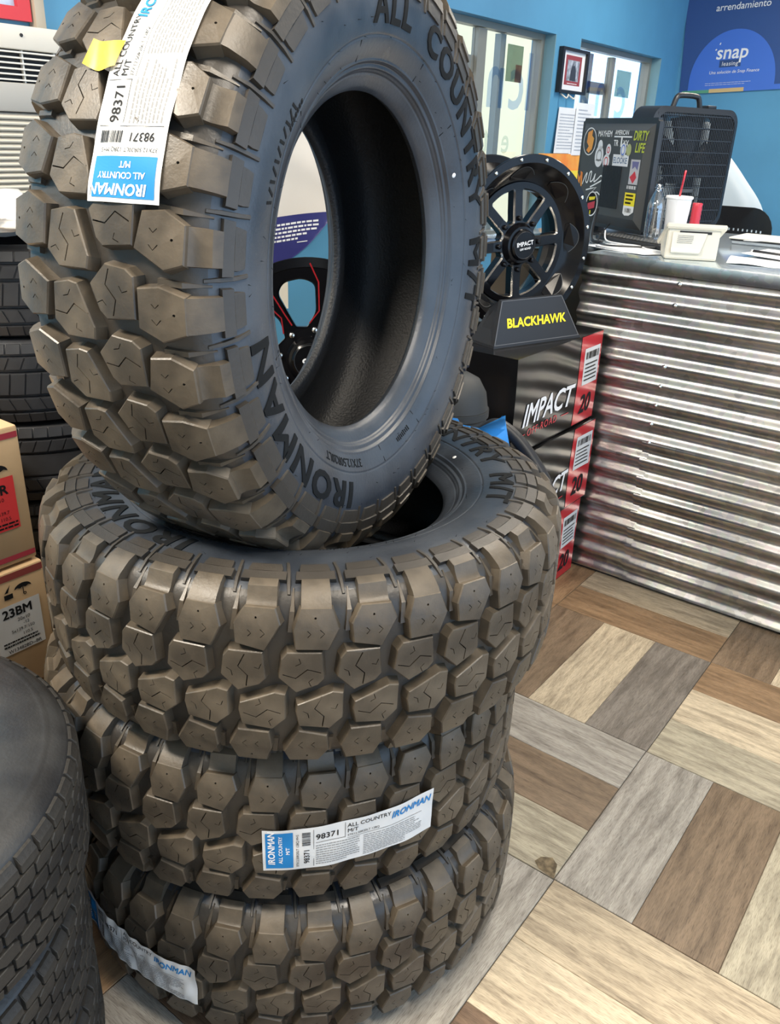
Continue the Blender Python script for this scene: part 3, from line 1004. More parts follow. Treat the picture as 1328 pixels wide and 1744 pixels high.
# ------------------------------------------------------------------ road tyres stacked behind on the left
bt = [(0, .325)]
for v0, w in ((.030, .004), (.068, .004)):
    bt += [(v0 - w, .325 - v0 * .02), (v0 - w + .0015, .317), (v0 + w - .0015, .317), (v0 + w, .325 - v0 * .02)]
bt += [(.088, .3215), (.096, .315), (.101, .300), (.1025, .28), (.101, .26), (.096, .24), (.088, .225), (.078, .216)]
bt = [(r, z) for z, r in bt]
bin_ = [(.220, .072), (.25, .085), (.29, .084), (.308, .06), (.311, 0)]
hf = bt + bin_
BGT = revolve_me('tread_ring', hf + [(r, -z) for r, z in hf[::-1][1:-1]], M_BGRUB, 96, closed=True, deg=40)
def slot_mesh(v0, v1, skew):
    """raised tread element between slanted slots"""
    bm = bmesh.new()
    fn = lambda u, v, h: Vector(((.325 + h - abs(v) * .02 - max(0, abs(v) - .085) * .6) * math.cos(u / .325), (.325 + h - abs(v) * .02 - max(0, abs(v) - .085) * .6) * math.sin(u / .325), v))
    p = 2 * PI * .325 / 60
    prism(bm, [(-.45 * p - skew, v0), (.45 * p - skew, v0), (.45 * p + skew, v1), (-.45 * p + skew, v1)], [], -.001, .0045, 1.0, fn=fn, cham=.0006)
    return bm_mesh('tread_block', bm, M_BGRUB)
BGB = [slot_mesh(.036, .063, .006), slot_mesh(-.063, -.036, -.006), slot_mesh(-.025, .025, .004), slot_mesh(.0725, .094, .001), slot_mesh(-.094, -.0725, -.001)]
names_bg = ['road tire lying on top of the tall stack behind the cartons', 'road tire second from top in the tall stack behind the cartons',
            'road tire third from top in the tall stack behind the cartons', 'road tire in the tall stack half hidden behind the cartons',
            'road tire low in the tall stack hidden behind the cartons', 'road tire on the floor under the tall stack behind cartons']
for k in range(6):
    z = 1.24 - .1025 - k * .2068
    root = empty('road_tire', (-2.1 + .006 * (k % 3), 1.2 - .008 * (k % 2), z - .1025), k * .7, names_bg[k], 'tire', 'road tires in the tall stack')
    up_ = Matrix.Translation((0, 0, .1025))
    link('tread_ring', BGT, root, up_)
    if k < 4:
        for q_ in range(60):
            Ma = up_ @ Matrix.Rotation(q_ * 2 * PI / 60, 4, 'Z')
            for b_ in BGB: 
                if b_ is BGB[2] and k == 2: continue
                link('tread_block', b_, root, Ma)
# white plastic bag on top of them
bm = bmesh.new()
bmesh.ops.create_icosphere(bm, subdivisions=4, radius=1)
for v in bm.verts:
    n_ = v.co.copy()
    w = 1 + .10 * math.sin(n_.x * 7 + n_.y * 3) + .08 * math.sin(n_.y * 9 - n_.z * 5) + .05 * math.sin(n_.z * 17 + n_.x * 13)
    v.co = Vector((n_.x * .20 * w, n_.y * .17 * w, n_.z * .05 * w))
o = link('plastic_bag', bm_mesh('plastic_bag', bm, mat('white_bag', (.80, .78, .74), .35), True), None, Matrix.Translation((-1.99, 1.02, 1.302)))
tag(o, 'crumpled white plastic bag lying on top of the road tires', 'bag')

# ------------------------------------------------------------------ brown cartons on the left
def carton(name, x0, x1, y0, y1, z0, z1, label):
    root = empty(name, ((x0 + x1) / 2, (y0 + y1) / 2, z0), 0, label, 'box', 'brown wheel cartons on the left')
    inv = Matrix.Translation((-(x0 + x1) / 2, -(y0 + y1) / 2, -z0))
    link('carton_body', box_me('carton_body', x0, x1, y0, y1, z0, z1, M_CARTON, .006, 2), root, inv)
    return root, inv
def umbrella(p, cx, cy, s):
    pts = [(cx + s * math.cos(t), cy + s * .62 * math.sin(t)) for t in [PI * k / 10 for k in range(11)]]
    for k in range(3): # scalloped lower rim
        x = cx - s + 2 * s * (k + .5) / 3
        pts += [(x - s / 3.2, cy), (x, cy + s * .14), (x + s / 3.2, cy)]
    p.poly(pts)
    p.rect(cx - s * .05, cx + s * .05, cy - s * .75, cy + .1 * s)
    p.ring(cx + s * .14, cy - s * .75, s * .19, s * .19, s * .09, 12)
    return p
cx0 = -1.6
ca, ia = carton('wheel_carton', -2.06, cx0, .30, .848, .612, .922, 'brown carton with a red sticker, upper of the left cartons')
Mf = frame((cx0 + .0012, .848, .612), (0, 1, 0), (0, 0, 1))      # local x along +Y from the right corner
Print().rect(-.55, -.004, .285, .298).rect(-.55, -.004, .012, .024).build('red_stripe', mat('carton_red', (.42, .04, .06), .6), flat(ia @ Mf), ca)
umbrella(umbrella(Print(), -.062, .218, .026), -.15, .218, .026).build('printed_umbrella', M_BLACKP, flat(ia @ Mf), ca)
pp = Print().rect(-.20, -.028, .085, .205)
tag(pp.build('red_sticker', mat('sticker_red', (.75, .05, .05), .5), flat(ia @ Mf, .0008), ca), 'red sticker with black print')
p = Print().text('R', -.062, .168, .030, bold=.03)
p.text('20x10', -.085, .152, .012).text('5x139.7', -.083, .122, .011).text('110.5', -.070, .108, .011).lines(-.19, -.032, .088, .104, 2, .5, 4)
p.build('sticker_print', M_BLACKP, flat(ia @ Mf, .0014), ca)
cb, ib = carton('wheel_carton', -2.06, cx0 + .010, .30, .852, .306, .606, 'brown carton with a white 23BM sticker below the red one')
Mg = frame((cx0 + .0112, .852, .306), (0, 1, 0), (0, 0, 1))
Print().rect(-.55, -.004, .280, .296).build('red_stripe', mat('carton_red2', (.30, .06, .05), .6), flat(ib @ Mg), cb)
umbrella(Print(), -.055, .252, .020).build('printed_umbrella', M_BLACKP, flat(ib @ Mg), cb)
Print().poly([(-.098, .252), (-.083, .270), (-.090, .252)]).rect(-.10, -.08, .236, .248).build('printed_mark', M_BLACKP, flat(ib @ Mg), cb)
tag(Print().rect(-.20, -.022, .100, .222).build('white_sticker', M_PAPER, flat(ib @ Mg, .0008), cb), 'white sticker printed 23BM')
p = Print().text('23BM', -.112, .192, .030, bold=.03).text('20x10', -.080, .176, .012).text('-12', -.068, .164, .011).text('5x139.7/150', -.098, .151, .011).text('110.5', -.073, .138, .011)
p.lines(-.12, -.034, .118, .134, 2, .5, 7).text('W13482BD--BR', -.112, .104, .012, bold=.01)
p.build('sticker_print', M_BLACKP, flat(ib @ Mg, .0014), cb)
carton('wheel_carton', -2.06, cx0, .30, .865, 0, .300, 'brown carton on the floor below the other two left cartons')
# dusty black carton behind, its lid showing
o = link('dusty_carton', box_me('dusty_carton', -1.98, -1.46, 1.58, 1.86, 0, .658, M_FLAPTOP, .004))
tag(o, 'dusty black carton under the red-lined wheel behind the stack', 'box')

# ------------------------------------------------------------------ wall air conditioner, upper left
ac = empty('air_conditioner', (-2.5, 1.35, 1.26), 0, 'cream wall air conditioner with louvred front, upper left', 'air conditioner')
ai = Matrix.Translation((2.5, -1.35, -1.26))
def ap(name, *a, m=M_AC, bev=.004): return link(name, box_me(name, *a, m, bev), ac, ai)
Y0, Y1 = .70, 2.02
ap('housing', -2.597, -2.43, Y0, Y1, 1.262, 1.735)
ap('top_panel', -2.43, -2.40, Y0, Y1, 1.676, 1.736)
ap('grille_recess', -2.432, -2.425, Y0 + .02, Y1 - .02, 1.594, 1.676, m=M_DARK, bev=0)
for k in range(6): ap('grille_bar', -2.425, -2.403, Y0 + .02, Y1 - .02, 1.599 + k * .0138, 1.603 + k * .0138, m=M_WHITEPL, bev=0)
for k in range(13): ap('grille_rod', -2.422, -2.412, Y0 + .06 + k * .1, Y0 + .065 + k * .1, 1.594, 1.676, m=M_WHITEPL, bev=0)
ap('control_panel', -2.43, -2.402, Y0, Y1, 1.520, 1.594, m=M_ACGREY)
ap('louver_recess', -2.432, -2.428, Y0 + .02, Y1 - .02, 1.30, 1.52, m=M_DARK, bev=0)
for k in range(14):
    bm = bmesh.new()
    Mx = Matrix.Translation((-2.414, 0, 1.312 + k * .0152)) @ Matrix.Rotation(R(28), 4, 'Y')
    add_box(bm, -.013, .013, Y0 + .02, Y1 - .02, -.0022, .0022, Mx)
    link('louver', bm_mesh('louver', bm, M_AC), ac, ai)
ap('bottom_panel', -2.43, -2.402, Y0, Y1, 1.262, 1.302)
bm = bmesh.new(); bmesh.ops.create_cone(bm, cap_ends=True, segments=12, radius1=.005, radius2=.004, depth=.003, matrix=Matrix.Translation((-2.3985, 1.46, 1.712)) @ Matrix.Rotation(PI / 2, 4, 'Y'))
link('screw', bm_mesh('screw', bm, M_DARK), ac, ai)

# red framed notice above it
rf = empty('framed_notice', (-2.588, 1.42, 1.765), 0, 'red framed notice on the blue wall above the air conditioner', 'sign')
ri = Matrix.Translation((2.588, -1.42, -1.765))
bm = bmesh.new()
for a in ((1.18, 1.606, 1.765, 1.80), (1.18, 1.606, 2.12, 2.16), (1.18, 1.22, 1.80, 2.12), (1.565, 1.606, 1.80, 2.12)): add_box(bm, -2.599, -2.572, *a)
link('frame', bm_mesh('frame', bm, mat('frame_red', (.60, .03, .04), .4)), rf, ri)
link('sheet', box_me('sheet', -2.598, -2.588, 1.22, 1.565, 1.80, 2.12, mat('sheet_blue_white', (.85, .87, .9), .4, col2=(.35, .55, .75), nscale=14)), rf, ri)
link('side_rail', box_me('side_rail', -2.599, -2.56, 1.612, 1.645, 1.74, 2.4, mat('rail_beige', (.48, .42, .33), .5), .003), rf, ri)

# white and navy poster seen through the standing tyre
ps = empty('wall_poster', (-2.59, 2.6, 1.0), 0, 'curled white poster with a navy text band on blue wall', 'poster')
pi_ = Matrix.Translation((2.59, -2.6, -1.0))
def poster_strip(name, za, zb, m, off):
    vs, fs = [], []
    nx, nz = 30, 16
    for i in range(nx + 1):
        for j in range(nz + 1):
            y = 2.15 + .81 * i / nx
            t = j / nz
            z = za + (zb - za) * t
            # lower right corner is cut in a curve and lifts off the wall
            low = 0.975 + max(0, (y - 2.62) / .34) ** 2.4 * .19
            z = max(z, low) if za < 1.1 else z
            lift = .004 + .05 * max(0, (y - 2.75) / .2) ** 2 + .012 * max(0, math.sin(z * 19 + y * 7)) * (1 if za > 1.1 else .3) + (.02 * max(0, 1.15 - z))
            vs.append((-2.598 + lift + off, y + .06 * (z - 1.2), z + .045 * (y - 2.6)))
    for i in range(nx):
        for j in range(nz):
            a = i * (nz + 1) + j; fs.append((a, a + nz + 1, a + nz + 2, a + 1))
    return link(name, mesh(name, vs, fs, m, True), ps, pi_)
poster_strip('white_sheet', 1.165, 1.80, mat('poster_white', (.78, .72, .64), .5), 0)
poster_strip('navy_band', .975, 1.165, mat('poster_navy', (.035, .035, .17), .4), 0)
p = Print()
for k, (w, z) in enumerate(((.46, 1.128), (.455, 1.112), (.45, 1.096), (.40, 1.080), (.34, 1.064))):
    x = 2.42
    rgp = random.Random(k)
    while x < 2.42 + w:
        l_ = rgp.uniform(.012, .035)
        p.rect(x, x + l_, z, z + .008); x += l_ + .006
p.rect(2.76, 2.82, 1.050, 1.0535)
p.build('printed_lines', M_WHITEP, lambda x, y: pi_ @ Vector((-2.598 + .004 + .05 * max(0, (x - 2.75) / .2) ** 2 + .012 * .3 * max(0, math.sin(y * 19 + x * 7)) + .02 * max(0, 1.15 - y) + .003, x + .06 * (y - 1.2), y + .045 * (x - 2.6))), ps)
o = link('paper_sheet', box_me('paper_sheet', -2.599, -2.594, 2.35, 2.70, .78, .985, mat('cream_sheet', (.80, .74, .62), .6)))
tag(o, 'cream paper taped to the blue wall below the navy poster band', 'paper')

# ------------------------------------------------------------------ wheels
def rounded_poly(pts, rads, n=5):
    out = []
    k = len(pts)
    for i in range(k):
        p, a, b = Vector(pts[i]), Vector(pts[i - 1]), Vector(pts[(i + 1) % k])
        da, db = (a - p).normalized(), (b - p).normalized()
        r_ = min(rads[i], (a - p).length * .45, (b - p).length * .45)
        q0, q2 = p + da * r_, p + db * r_
        for j in range(n + 1):
            t = j / n
            out.append(tuple(q0 * (1 - t) ** 2 + p * 2 * t * (1 - t) + q2 * t * t))
    return out
def offset_loop(L, d):
    cx = sum(p[0] for p in L) / len(L); cy = sum(p[1] for p in L) / len(L)
    out = []
    n = len(L)
    for i in range(n):
        a, b = Vector(L[i - 1]), Vector(L[(i + 1) % n])
        t = (b - a).normalized(); nn = Vector((t.y, -t.x))
        if nn.dot(Vector(L[i]) - Vector((cx, cy))) < 0: nn = -nn
        out.append((L[i][0] + nn.x * d, L[i][1] + nn.y * d))
    return out

def wheel(name, label, Mw, RO, rf, zface, nwin, win, deco, bolts, cap_text, edge_mat, edge_w, deep):
    loc = Mw.translation
    root = empty(name, (loc.x, loc.y, loc.z - RO), 0, label, 'wheel')
    inv = Matrix.Translation((-loc.x, -loc.y, -(loc.z - RO))) @ Mw
    k = RO / .275
    # barrel and lip
    pr = [(.275, -.004), (.275, .000), (.2735, .0015), (.250, .0015), (.247, -.001)] + ([(.232, -.018), (.214, -.033), (.196, -.044), (.186, -.047), (.186, -.055), (.210, -.075), (.222, -.10)] if deep else [(.238, -.020), (.229, -.034), (.222, -.040)]) + [(.222, -.16), (.240, -.20), (.262, -.205), (.266, -.212), (.262, -.216), (.245, -.210), (.228, -.165), (.232, -.06), (.258, -.012), (.270, -.010)]
    link('barrel', revolve_me('barrel', [(r * k, z) for r, z in pr], M_GLOSSBLK, 96, closed=True, deg=30), root, inv)
    # spoke face with windows cut through
    N = 96
    outer = [(rf * math.cos(2 * PI * i / N), rf * math.sin(2 * PI * i / N)) for i in range(N)]
    loops = [outer]
    wl = []
    for i in range(nwin):
        a = 2 * PI * i / nwin
        L = [(x * math.cos(a) - y * math.sin(a), x * math.sin(a) + y * math.cos(a)) for x, y in win]
        wl.append(L)
    loops += [offset_loop(L, edge_w) for L in wl]
    pts = [p for L in loops for p in L]
    bm = bmesh.new()
    top = [bm.verts.new((x, y, zface(math.hypot(x, y)))) for x, y in pts]
    bot = [bm.verts.new((x, y, zface(math.hypot(x, y)) - .035)) for x, y in pts]
    for t in fill2d(loops):
        try: bm.faces.new([top[i] for i in t]); bm.faces.new([bot[i] for i in t[::-1]])
        except ValueError: pass
    off = N
    for L in wl:
        n = len(L)
        for i in range(n):
            j = (i + 1) % n
            bm.faces.new((bot[off + i], bot[off + j], top[off + j], top[off + i]))
        off += n
    link('spoke_face', bm_mesh('spoke_face', bm, M_GLOSSBLK), root, inv)
    # milled window edges
    for L in wl:
        O = offset_loop(L, edge_w); n = len(L)
        z_ = lambda p: zface(math.hypot(*p))
        vs = [(x, y, z_((x, y)) + .0003) for x, y in O] + [(x, y, z_((x, y)) - .006) for x, y in L] + [(x, y, z_((x, y)) - .034) for x, y in L]
        fs = [(i, (i + 1) % n, n + (i + 1) % n, n + i) for i in range(n)] + [(n + i, n + (i + 1) % n, 2 * n + (i + 1) % n, 2 * n + i) for i in range(n)]
        mi = [0] * n + [1] * n
        link('window_edge', mesh('window_edge', vs, fs, [edge_mat, M_GLOSSBLK], False, mi), root, inv)
    # hub
    hz = zface(.05)
    hub = [(.0, hz + .030), (.042, hz + .030), (.047, hz + .027), (.049, hz + .018), (.056, hz + .016), (.060, hz + .008), (.066, hz - .002), (.066, hz - .03), (0, hz - .03)]
    link('hub', revolve_me('hub', hub, M_GLOSSBLK, 48, deg=30), root, inv)
    link('cap_ring', revolve_me('cap_ring', [(.040, hz + .0300), (.0405, hz + .0315), (.042, hz + .0315), (.0425, hz + .030)], M_SATINBLK, 48, closed=True), root, inv)
    nut = revolve_me('lug_pocket', [(.0001, .010), (.006, .010), (.008, .007), (.008, -.004)], M_CHROME if not bolts else M_GLOSSBLK, 10)
    for i in range(nwin):
        a = 2 * PI * (i + .5) / nwin
        link('lug_nut', nut, root, inv @ Matrix.Translation((.080 * math.cos(a), .080 * math.sin(a), zface(.08))))
    if bolts:
        bme = revolve_me('lip_bolt', [(.0001, .0055), (.003, .005), (.0052, .0035), (.0058, 0)], M_CHROME, 12)
        for i in range(bolts):
            a = 2 * PI * (i + .32) / bolts
            link('lip_bolt', bme, root, inv @ Matrix.Translation((.2615 * k * math.cos(a), .2615 * k * math.sin(a), .0015)))
    for (s, x, y, size, rot, m) in cap_text:
        pr_ = Print().text(s, x, y, size, rot, bold=.02, align='CENTER')
        pr_.build('cap_print', m, flat(inv, hz + .0325), root)
    deco(root, inv)
    return root

def wheel_frame(c, face):
    z = Vector(face).normalized(); x = Vector((0, 0, 1)).cross(z).normalized(); y = z.cross(x)
    return Matrix(((x.x, y.x, z.x, c[0]), (x.y, y.y, z.y, c[1]), (x.z, y.z, z.z, c[2]), (0, 0, 0, 1)))

zA = lambda r: -.046 + .016 * max(0, 1 - r / .12) + .004 * (r / .187) ** 2
winA = rounded_poly([(.070, -.008), (.088, -.017), (.158, -.047), (.167, 0.0), (.158, .047), (.088, .017), (.070, .008)], [.006, .010, .006, .04, .006, .010, .006], 4)
def decoA(root, inv):
    # scooped pockets in the deep lip, one over each spoke, with a milled rim line
    zl = lambda r: -.047 + .046 * max(0, (r - .186) / .061) ** 1.15
    for i in range(8):
        a = 2 * PI * (i + .5) / 8
        inner = [(.193 + .006 * (t / .22) ** 2, a + t) for t in [-.22 + .044 * j for j in range(11)]]
        outer = [(.232 - .026 * (t / .24) ** 2, a + t) for t in [.22 - .044 * j for j in range(11)]]
        p = Print().poly([(r_ * math.cos(q_), r_ * math.sin(q_)) for r_, q_ in inner + outer])
        p.build('lip_pocket', M_GLOSSBLK, lambda x, y: inv @ Vector((x, y, zl(math.hypot(x, y)) + .0016)), root)
        q = Print()
        L = slit([(r_ * math.cos(q_), r_ * math.sin(q_)) for r_, q_ in outer], .0016)
        n = len(L) // 2
        for j in range(n - 1): q.poly([L[j], L[j + 1], L[2 * n - 2 - j], L[2 * n - 1 - j]])
        q.build('pocket_edge', M_GREYPL, lambda x, y: inv @ Vector((x, y, zl(math.hypot(x, y)) + .0026)), root)
Mwa = wheel_frame((-1.312, 2.455, 1.193), (.927, -.375, 0)) @ Matrix.Rotation(R(27), 4, 'Z')
wheel('alloy_wheel', 'gloss black eight-spoke wheel with chrome lip bolts on black carton', Mwa, .269, .187, zA, 8, winA, decoA, 16,
      [('IMPACT', 0, -.001, .019, R(-19), M_WHITEP), ('OFF ROAD', -.004, -.013, .009, R(-19), M_WHITEP)], M_MILLED, .0034, True)

zB = lambda r: -.030 + .028 * (r / .23) ** 2
winB = rounded_poly([(.085, -.014), (.118, -.045), (.188, -.060), (.208, -.030), (.208, .018), (.185, .040), (.118, .022), (.092, .014)], [.004, .012, .02, .02, .02, .02, .012, .004], 4)
def decoB(root, inv):
    for i in range(8):
        a = 2 * PI * i / 8
        ca_, sa_ = math.cos(a), math.sin(a)
        rotp = lambda x, y: (x * ca_ - y * sa_, x * sa_ + y * ca_)
        for path in ([(.098, .024), (.126, .034), (.188, .054), (.240, .058)], [(.094, -.022), (.119, -.054), (.190, -.070), (.240, -.060)]):
            L = slit(path, .0036)
            p = Print().poly([rotp(*q_) for q_ in L])
            vs = [Vector((x, y, max(zB(math.hypot(x, y)), -.012 if math.hypot(x, y) > .232 else -1) + .0012)) for x, y in p.v]
            n = len(path)
            fs = [(k_, k_ + 1, 2 * n - 2 - k_, 2 * n - 1 - k_) for k_ in range(n - 1)]
            link('red_line', mesh('red_line', vs, fs, M_REDLINE), root, inv)
Mwb = wheel_frame((-1.445, 1.583, .951), (.66, -.74, .12)) @ Matrix.Rotation(R(14), 4, 'Z')
wheel('alloy_wheel', 'black wheel with red milled lines seen through the standing tire', Mwb, .262, .236, zB, 8, winB, decoB, 0,
      [('ST', 0, -.012, .034, R(8), M_WHITEP)], M_GLOSSBLK, .003, False)
# ------------------------------------------------------------------ black wheel cartons by the counter
BX, BY0, BY1 = -1.113, 2.106, 2.697
def black_box(x, y0, y1, z0, z1, label, crush=0.0):
    cx, cy = x - .29, (y0 + y1) / 2
    root = empty('black_wheel_carton', (cx, cy, z0), 0, label, 'box', 'black wheel cartons beside the counter')
    inv = Matrix.Translation((-cx, -cy, -z0))
    bm = bmesh.new()
    add_box(bm, x - .58, x, y0, y1, z0, z1)
    bmesh.ops.subdivide_edges(bm, edges=list(bm.edges), cuts=6, use_grid_fill=True)
    for v in bm.verts:
        t = (v.co.z - z0) / (z1 - z0)
        v.co.x += .004 * math.sin(v.co.y * 13 + z0 * 9) * math.sin(PI * t) * (v.co.x > x - .01)
        if crush and t > .95: v.co.z -= crush * (.5 + .5 * math.sin(v.co.y * 23 + v.co.x * 17))
    body = link('carton_body', smooth_by_angle(bm_mesh('carton_body', bm, M_BOXBLK), 40), root, inv)
    yr = BY1 - .168
    wob = lambda y, z: .004 * math.sin(y * 13 + z0 * 9) * math.sin(PI * (z - z0) / (z1 - z0))
    fn = lambda h: (lambda a, b: inv @ Vector((x + wob(y0 + a, z0 + b) + h, y0 + a, z0 + b)))
    H = z1 - z0; Wd = y1 - y0
    band = Print()
    for i in range(6):
        for j in range(8): band.rect(Wd - .165 + .163 * i / 6, Wd - .165 + .163 * (i + 1) / 6, .004 + (H - .006 - crush) * j / 8, .004 + (H - .006 - crush) * (j + 1) / 8)
    tag(band.build('red_band', M_BOXRED, fn(.0012), root), 'red end band of the carton')
    lb = Print()
    for i in range(4): lb.rect(Wd - .135 + .03 * i, Wd - .135 + .03 * (i + 1), H - .170, H - .045)
    lb.build('sticker', M_PAPER, fn(.0022), root)
    Print().bars(Wd - .125, Wd - .025, H - .082, H - .058, 18).lines(Wd - .125, Wd - .03, H - .160, H - .092, 5, .35, 3).build('barcode', M_BLACKP, fn(.0030), root)
    Print().text('20', Wd - .130, .040, .090, bold=.03, shear=.1, sx=.95).build('number_print', M_BLACKP, fn(.0024), root)
    Print().text('IMPACT', .055, .088, .098, bold=.022, shear=.28, sx=.98).build('brand_print', M_WHITEP, fn(.0022), root)
    Print().text('OFF-ROAD', .098, .050, .034, bold=.0, shear=.1, spacing=1.25, sx=1.05).rect(.045, .085, .060, .0625).rect(.335, .385, .060, .0625).build('red_print', M_REDP, fn(.0022), root)
    return root
black_box(BX, BY0, BY1, .613, .922, 'black carton with red end band, topmost under the black wheel')
black_box(BX + .012, BY0 + .02, BY1 + .012, .306, .611, 'black carton with red end band and crushed lid, middle one', .005)
black_box(BX + .004, BY0 + .01, BY1, 0, .304, 'black carton with red end band standing on the floor')

# BLACKHAWK display stand
st = empty('display_stand', (-1.19, 2.35, .9222), 0, 'black wedge display stand lettered BLACKHAWK in yellow', 'display stand')
nS = Vector((.951, -.308, 0)); tS = Vector((.308, .951, 0))
Ms = Matrix(((tS.x, nS.x, 0, 0), (tS.y, nS.y, 0, 0), (0, 0, 1, 0), (0, 0, 0, 1)))   # local x along, y outwards
bw, tw, hh_ = .183, .128, .132
def wedge(y0b, y1b, y0t, y1t, wb, wt, z0, z1):
    return [Vector(p) for p in ((-wb, y0b, z0), (wb, y0b, z0), (wb, y1b, z0), (-wb, y1b, z0), (-wt, y0t, z1), (wt, y0t, z1), (wt, y1t, z1), (-wt, y1t, z1))]
WF = [(0, 3, 2, 1), (4, 5, 6, 7), (0, 1, 5, 4), (1, 2, 6, 5), (2, 3, 7, 6), (3, 0, 4, 7)]
inv = Matrix.Identity(4)
me = mesh('front_plate', [Ms @ v for v in wedge(-.004, .012, -.044, -.032, bw, tw, .006, hh_)], WF, M_SATINBLK)
link('front_plate', me, st)
me = mesh('base', [Ms @ v for v in wedge(-.11, .016, -.11, .014, bw + .004, bw + .002, 0, .007)], WF, M_SATINBLK); link('base', me, st)
for sg in (-1, 1):
    me = mesh('side_cheek', [Ms @ Vector(p) for p in [(sg * bw, .0, .006), (sg * bw, -.10, .006), (sg * tw, -.085, .10), (sg * tw, -.040, hh_), (sg * (bw - .006), .0, .006), (sg * (bw - .006), -.10, .006), (sg * (tw - .006), -.085, .10), (sg * (tw - .006), -.040, hh_)]],
              [(0, 1, 2, 3), (7, 6, 5, 4), (0, 4, 5, 1), (1, 5, 6, 2), (2, 6, 7, 3), (3, 7, 4, 0)], M_SATINBLK); link('side_cheek', me, st)
sl = Vector((0, -.044, hh_ - .006)).normalized()
Mp = Matrix.Translation((0, 0, 0)) @ Ms
fnp = lambda h: (lambda a, b: Ms @ (Vector((a, .012, .006)) + sl * b + Vector((0, .95, .33)) * h))
Print().text('BLACKHAWK', .004, .050, .0385, bold=.035, align='CENTER', sx=1.06, shear=.12).build('brand_print', M_YELLOWP, fnp(.0012), st)
me_edge = [(-bw, .003), (bw, .003)]
p = Print().rect(-bw + .001, bw - .001, .001, .0028)
p.poly([(-bw + .001, .001), (-bw + .004, .001), (-tw + .003, .131), (-tw, .131)]).poly([(bw - .004, .001), (bw - .001, .001), (tw, .131), (tw - .003, .131)]).rect(-tw, tw, .1295, .131)
p.build('edge_trim', mat('stand_edge', (.12, .12, .125), .4), fnp(.0008), st)

# ------------------------------------------------------------------ bin, blue sack and hose behind the stack
prd = [(0, 0), (.075, 0), (.08, .01), (.088, .80), (.093, .805), (.093, .825), (.088, .835), (.082, .87), (.062, .905), (.03, .922), (0, .925)]
M_BIN = mat('bin_grey', (.026, .028, .029), .6)
dr = empty('dome_bin', (-1.165, 1.865, 0), 0, 'dark grey domed bin between tire stack and black cartons', 'bin')
link('bin_body', revolve_me('bin_body', prd[:6] + [(.08, .825), (0, .825)], M_BIN, 48, deg=35), dr)
link('dome_lid', revolve_me('dome_lid', [(0, .826), (.09, .826)] + prd[6:], M_BIN, 48, deg=50), dr)
bm = bmesh.new()
bmesh.ops.create_cone(bm, cap_ends=True, segments=40, radius1=.10, radius2=.07, depth=1)
bmesh.ops.subdivide_edges(bm, edges=[e for e in bm.edges if abs(e.verts[0].co.z - e.verts[1].co.z) > .5], cuts=14)
for v in bm.verts:
    t = v.co.z + .5
    a = math.atan2(v.co.y, v.co.x)
    w = 1 + .14 * math.sin(a * 5 + t * 9) + .10 * math.sin(a * 9 - t * 14)
    v.co = Vector((v.co.x * w * 1.1, v.co.y * w * .42, t * (.868 + .030 * math.sin(a * 2 + .6) + .02 * math.sin(a * 5))))
o = link('blue_sack', bm_mesh('blue_sack', bm, M_BLUEBAG, True), None, Matrix.Translation((-.945, 1.600, 0)) @ Matrix.Rotation(R(25), 4, 'Z'))
tag(o, 'crumpled blue plastic sack peeking out behind the tire stack', 'sack')
hp = spline([(-1.03, 1.70, .012), (-1.025, 1.69, .5), (-1.005, 1.686, .79), (-.966, 1.692, .848), (-.938, 1.709, .862), (-.893, 1.723, .834), (-.842, 1.728, .784), (-.802, 1.726, .734), (-.785, 1.715, .66), (-.86, 1.69, .4), (-.93, 1.69, .016)], 8)
tag(link('rubber_hose', tube_me('rubber_hose', hp, .017, M_SATINBLK, 12)), 'thick black hose arching over behind the tire stack', 'hose')

# ------------------------------------------------------------------ service counter
CT = 1.158
ct = empty('service_counter', (-.45, 3.2, 0), 0, 'service counter clad in corrugated galvanised steel sheets', 'counter')
ci = Matrix.Translation((.45, -3.2, 0))
CX0, CX1, CYF, CYB = -1.235, 1.1, 2.745, 3.95
link('carcase', box_me('carcase', CX0 + .02, CX1, CYF + .01, CYB - .05, .0, CT - .03, mat('counter_wood', (.12, .09, .06), .7)), ct, ci)
link('worktop', box_me('worktop', CX0, CX1 + .02, CYF - .012, CYB, CT - .03, CT, M_TOP, .004), ct, ci)
link('return_carcase', box_me('return_carcase', -1.72, CX0 + .0195, 2.94, CYB - .05, 0, CT - .03, mat('counter_wood2', (.12, .09, .06), .7)), ct, ci)
link('return_worktop', box_me('return_worktop', -1.74, CX0 - .0005, 2.92, CYB, CT - .03, CT, M_TOP, .004), ct, ci)
link('front_trim', box_me('front_trim', CX0, CX1 + .02, CYF - .016, CYF - .011, CT - .040, CT + .0015, M_GALV, .0015), ct, ci)
def corrugated(name, x0, x1, z0, z1, y, p=.0675, A=.009, ph=0.0, seed=0):
    vs, fs = [], []
    nz = int((z1 - z0) / p * 14); nx = max(2, int((x1 - x0) / .06))
    for i in range(nx + 1):
        x = x0 + (x1 - x0) * i / nx
        for j in range(nz + 1):
            z = z0 + (z1 - z0) * j / nz
            w = math.sin(2 * PI * z / p + ph)
            dent = .0012 * math.sin(x * 9 + z * 4 + seed) * math.sin(x * 3.1 + seed * 2) + .0007 * math.sin(z * 21 + x * 5)
            vs.append((x, y - A * w + dent, z))
    for i in range(nx):
        for j in range(nz):
            a = i * (nz + 1) + j
            fs.append((a, a + nz + 1, a + nz + 2, a + 1))
    return link(name, mesh(name, vs, fs, M_GALV, True), ct, ci)
corrugated('corrugated_sheet', CX0, CX1, .545, CT - .032, CYF - .011, seed=1)
corrugated('corrugated_sheet', CX0, -.90, .012, .56, CYF - .0105, seed=3)
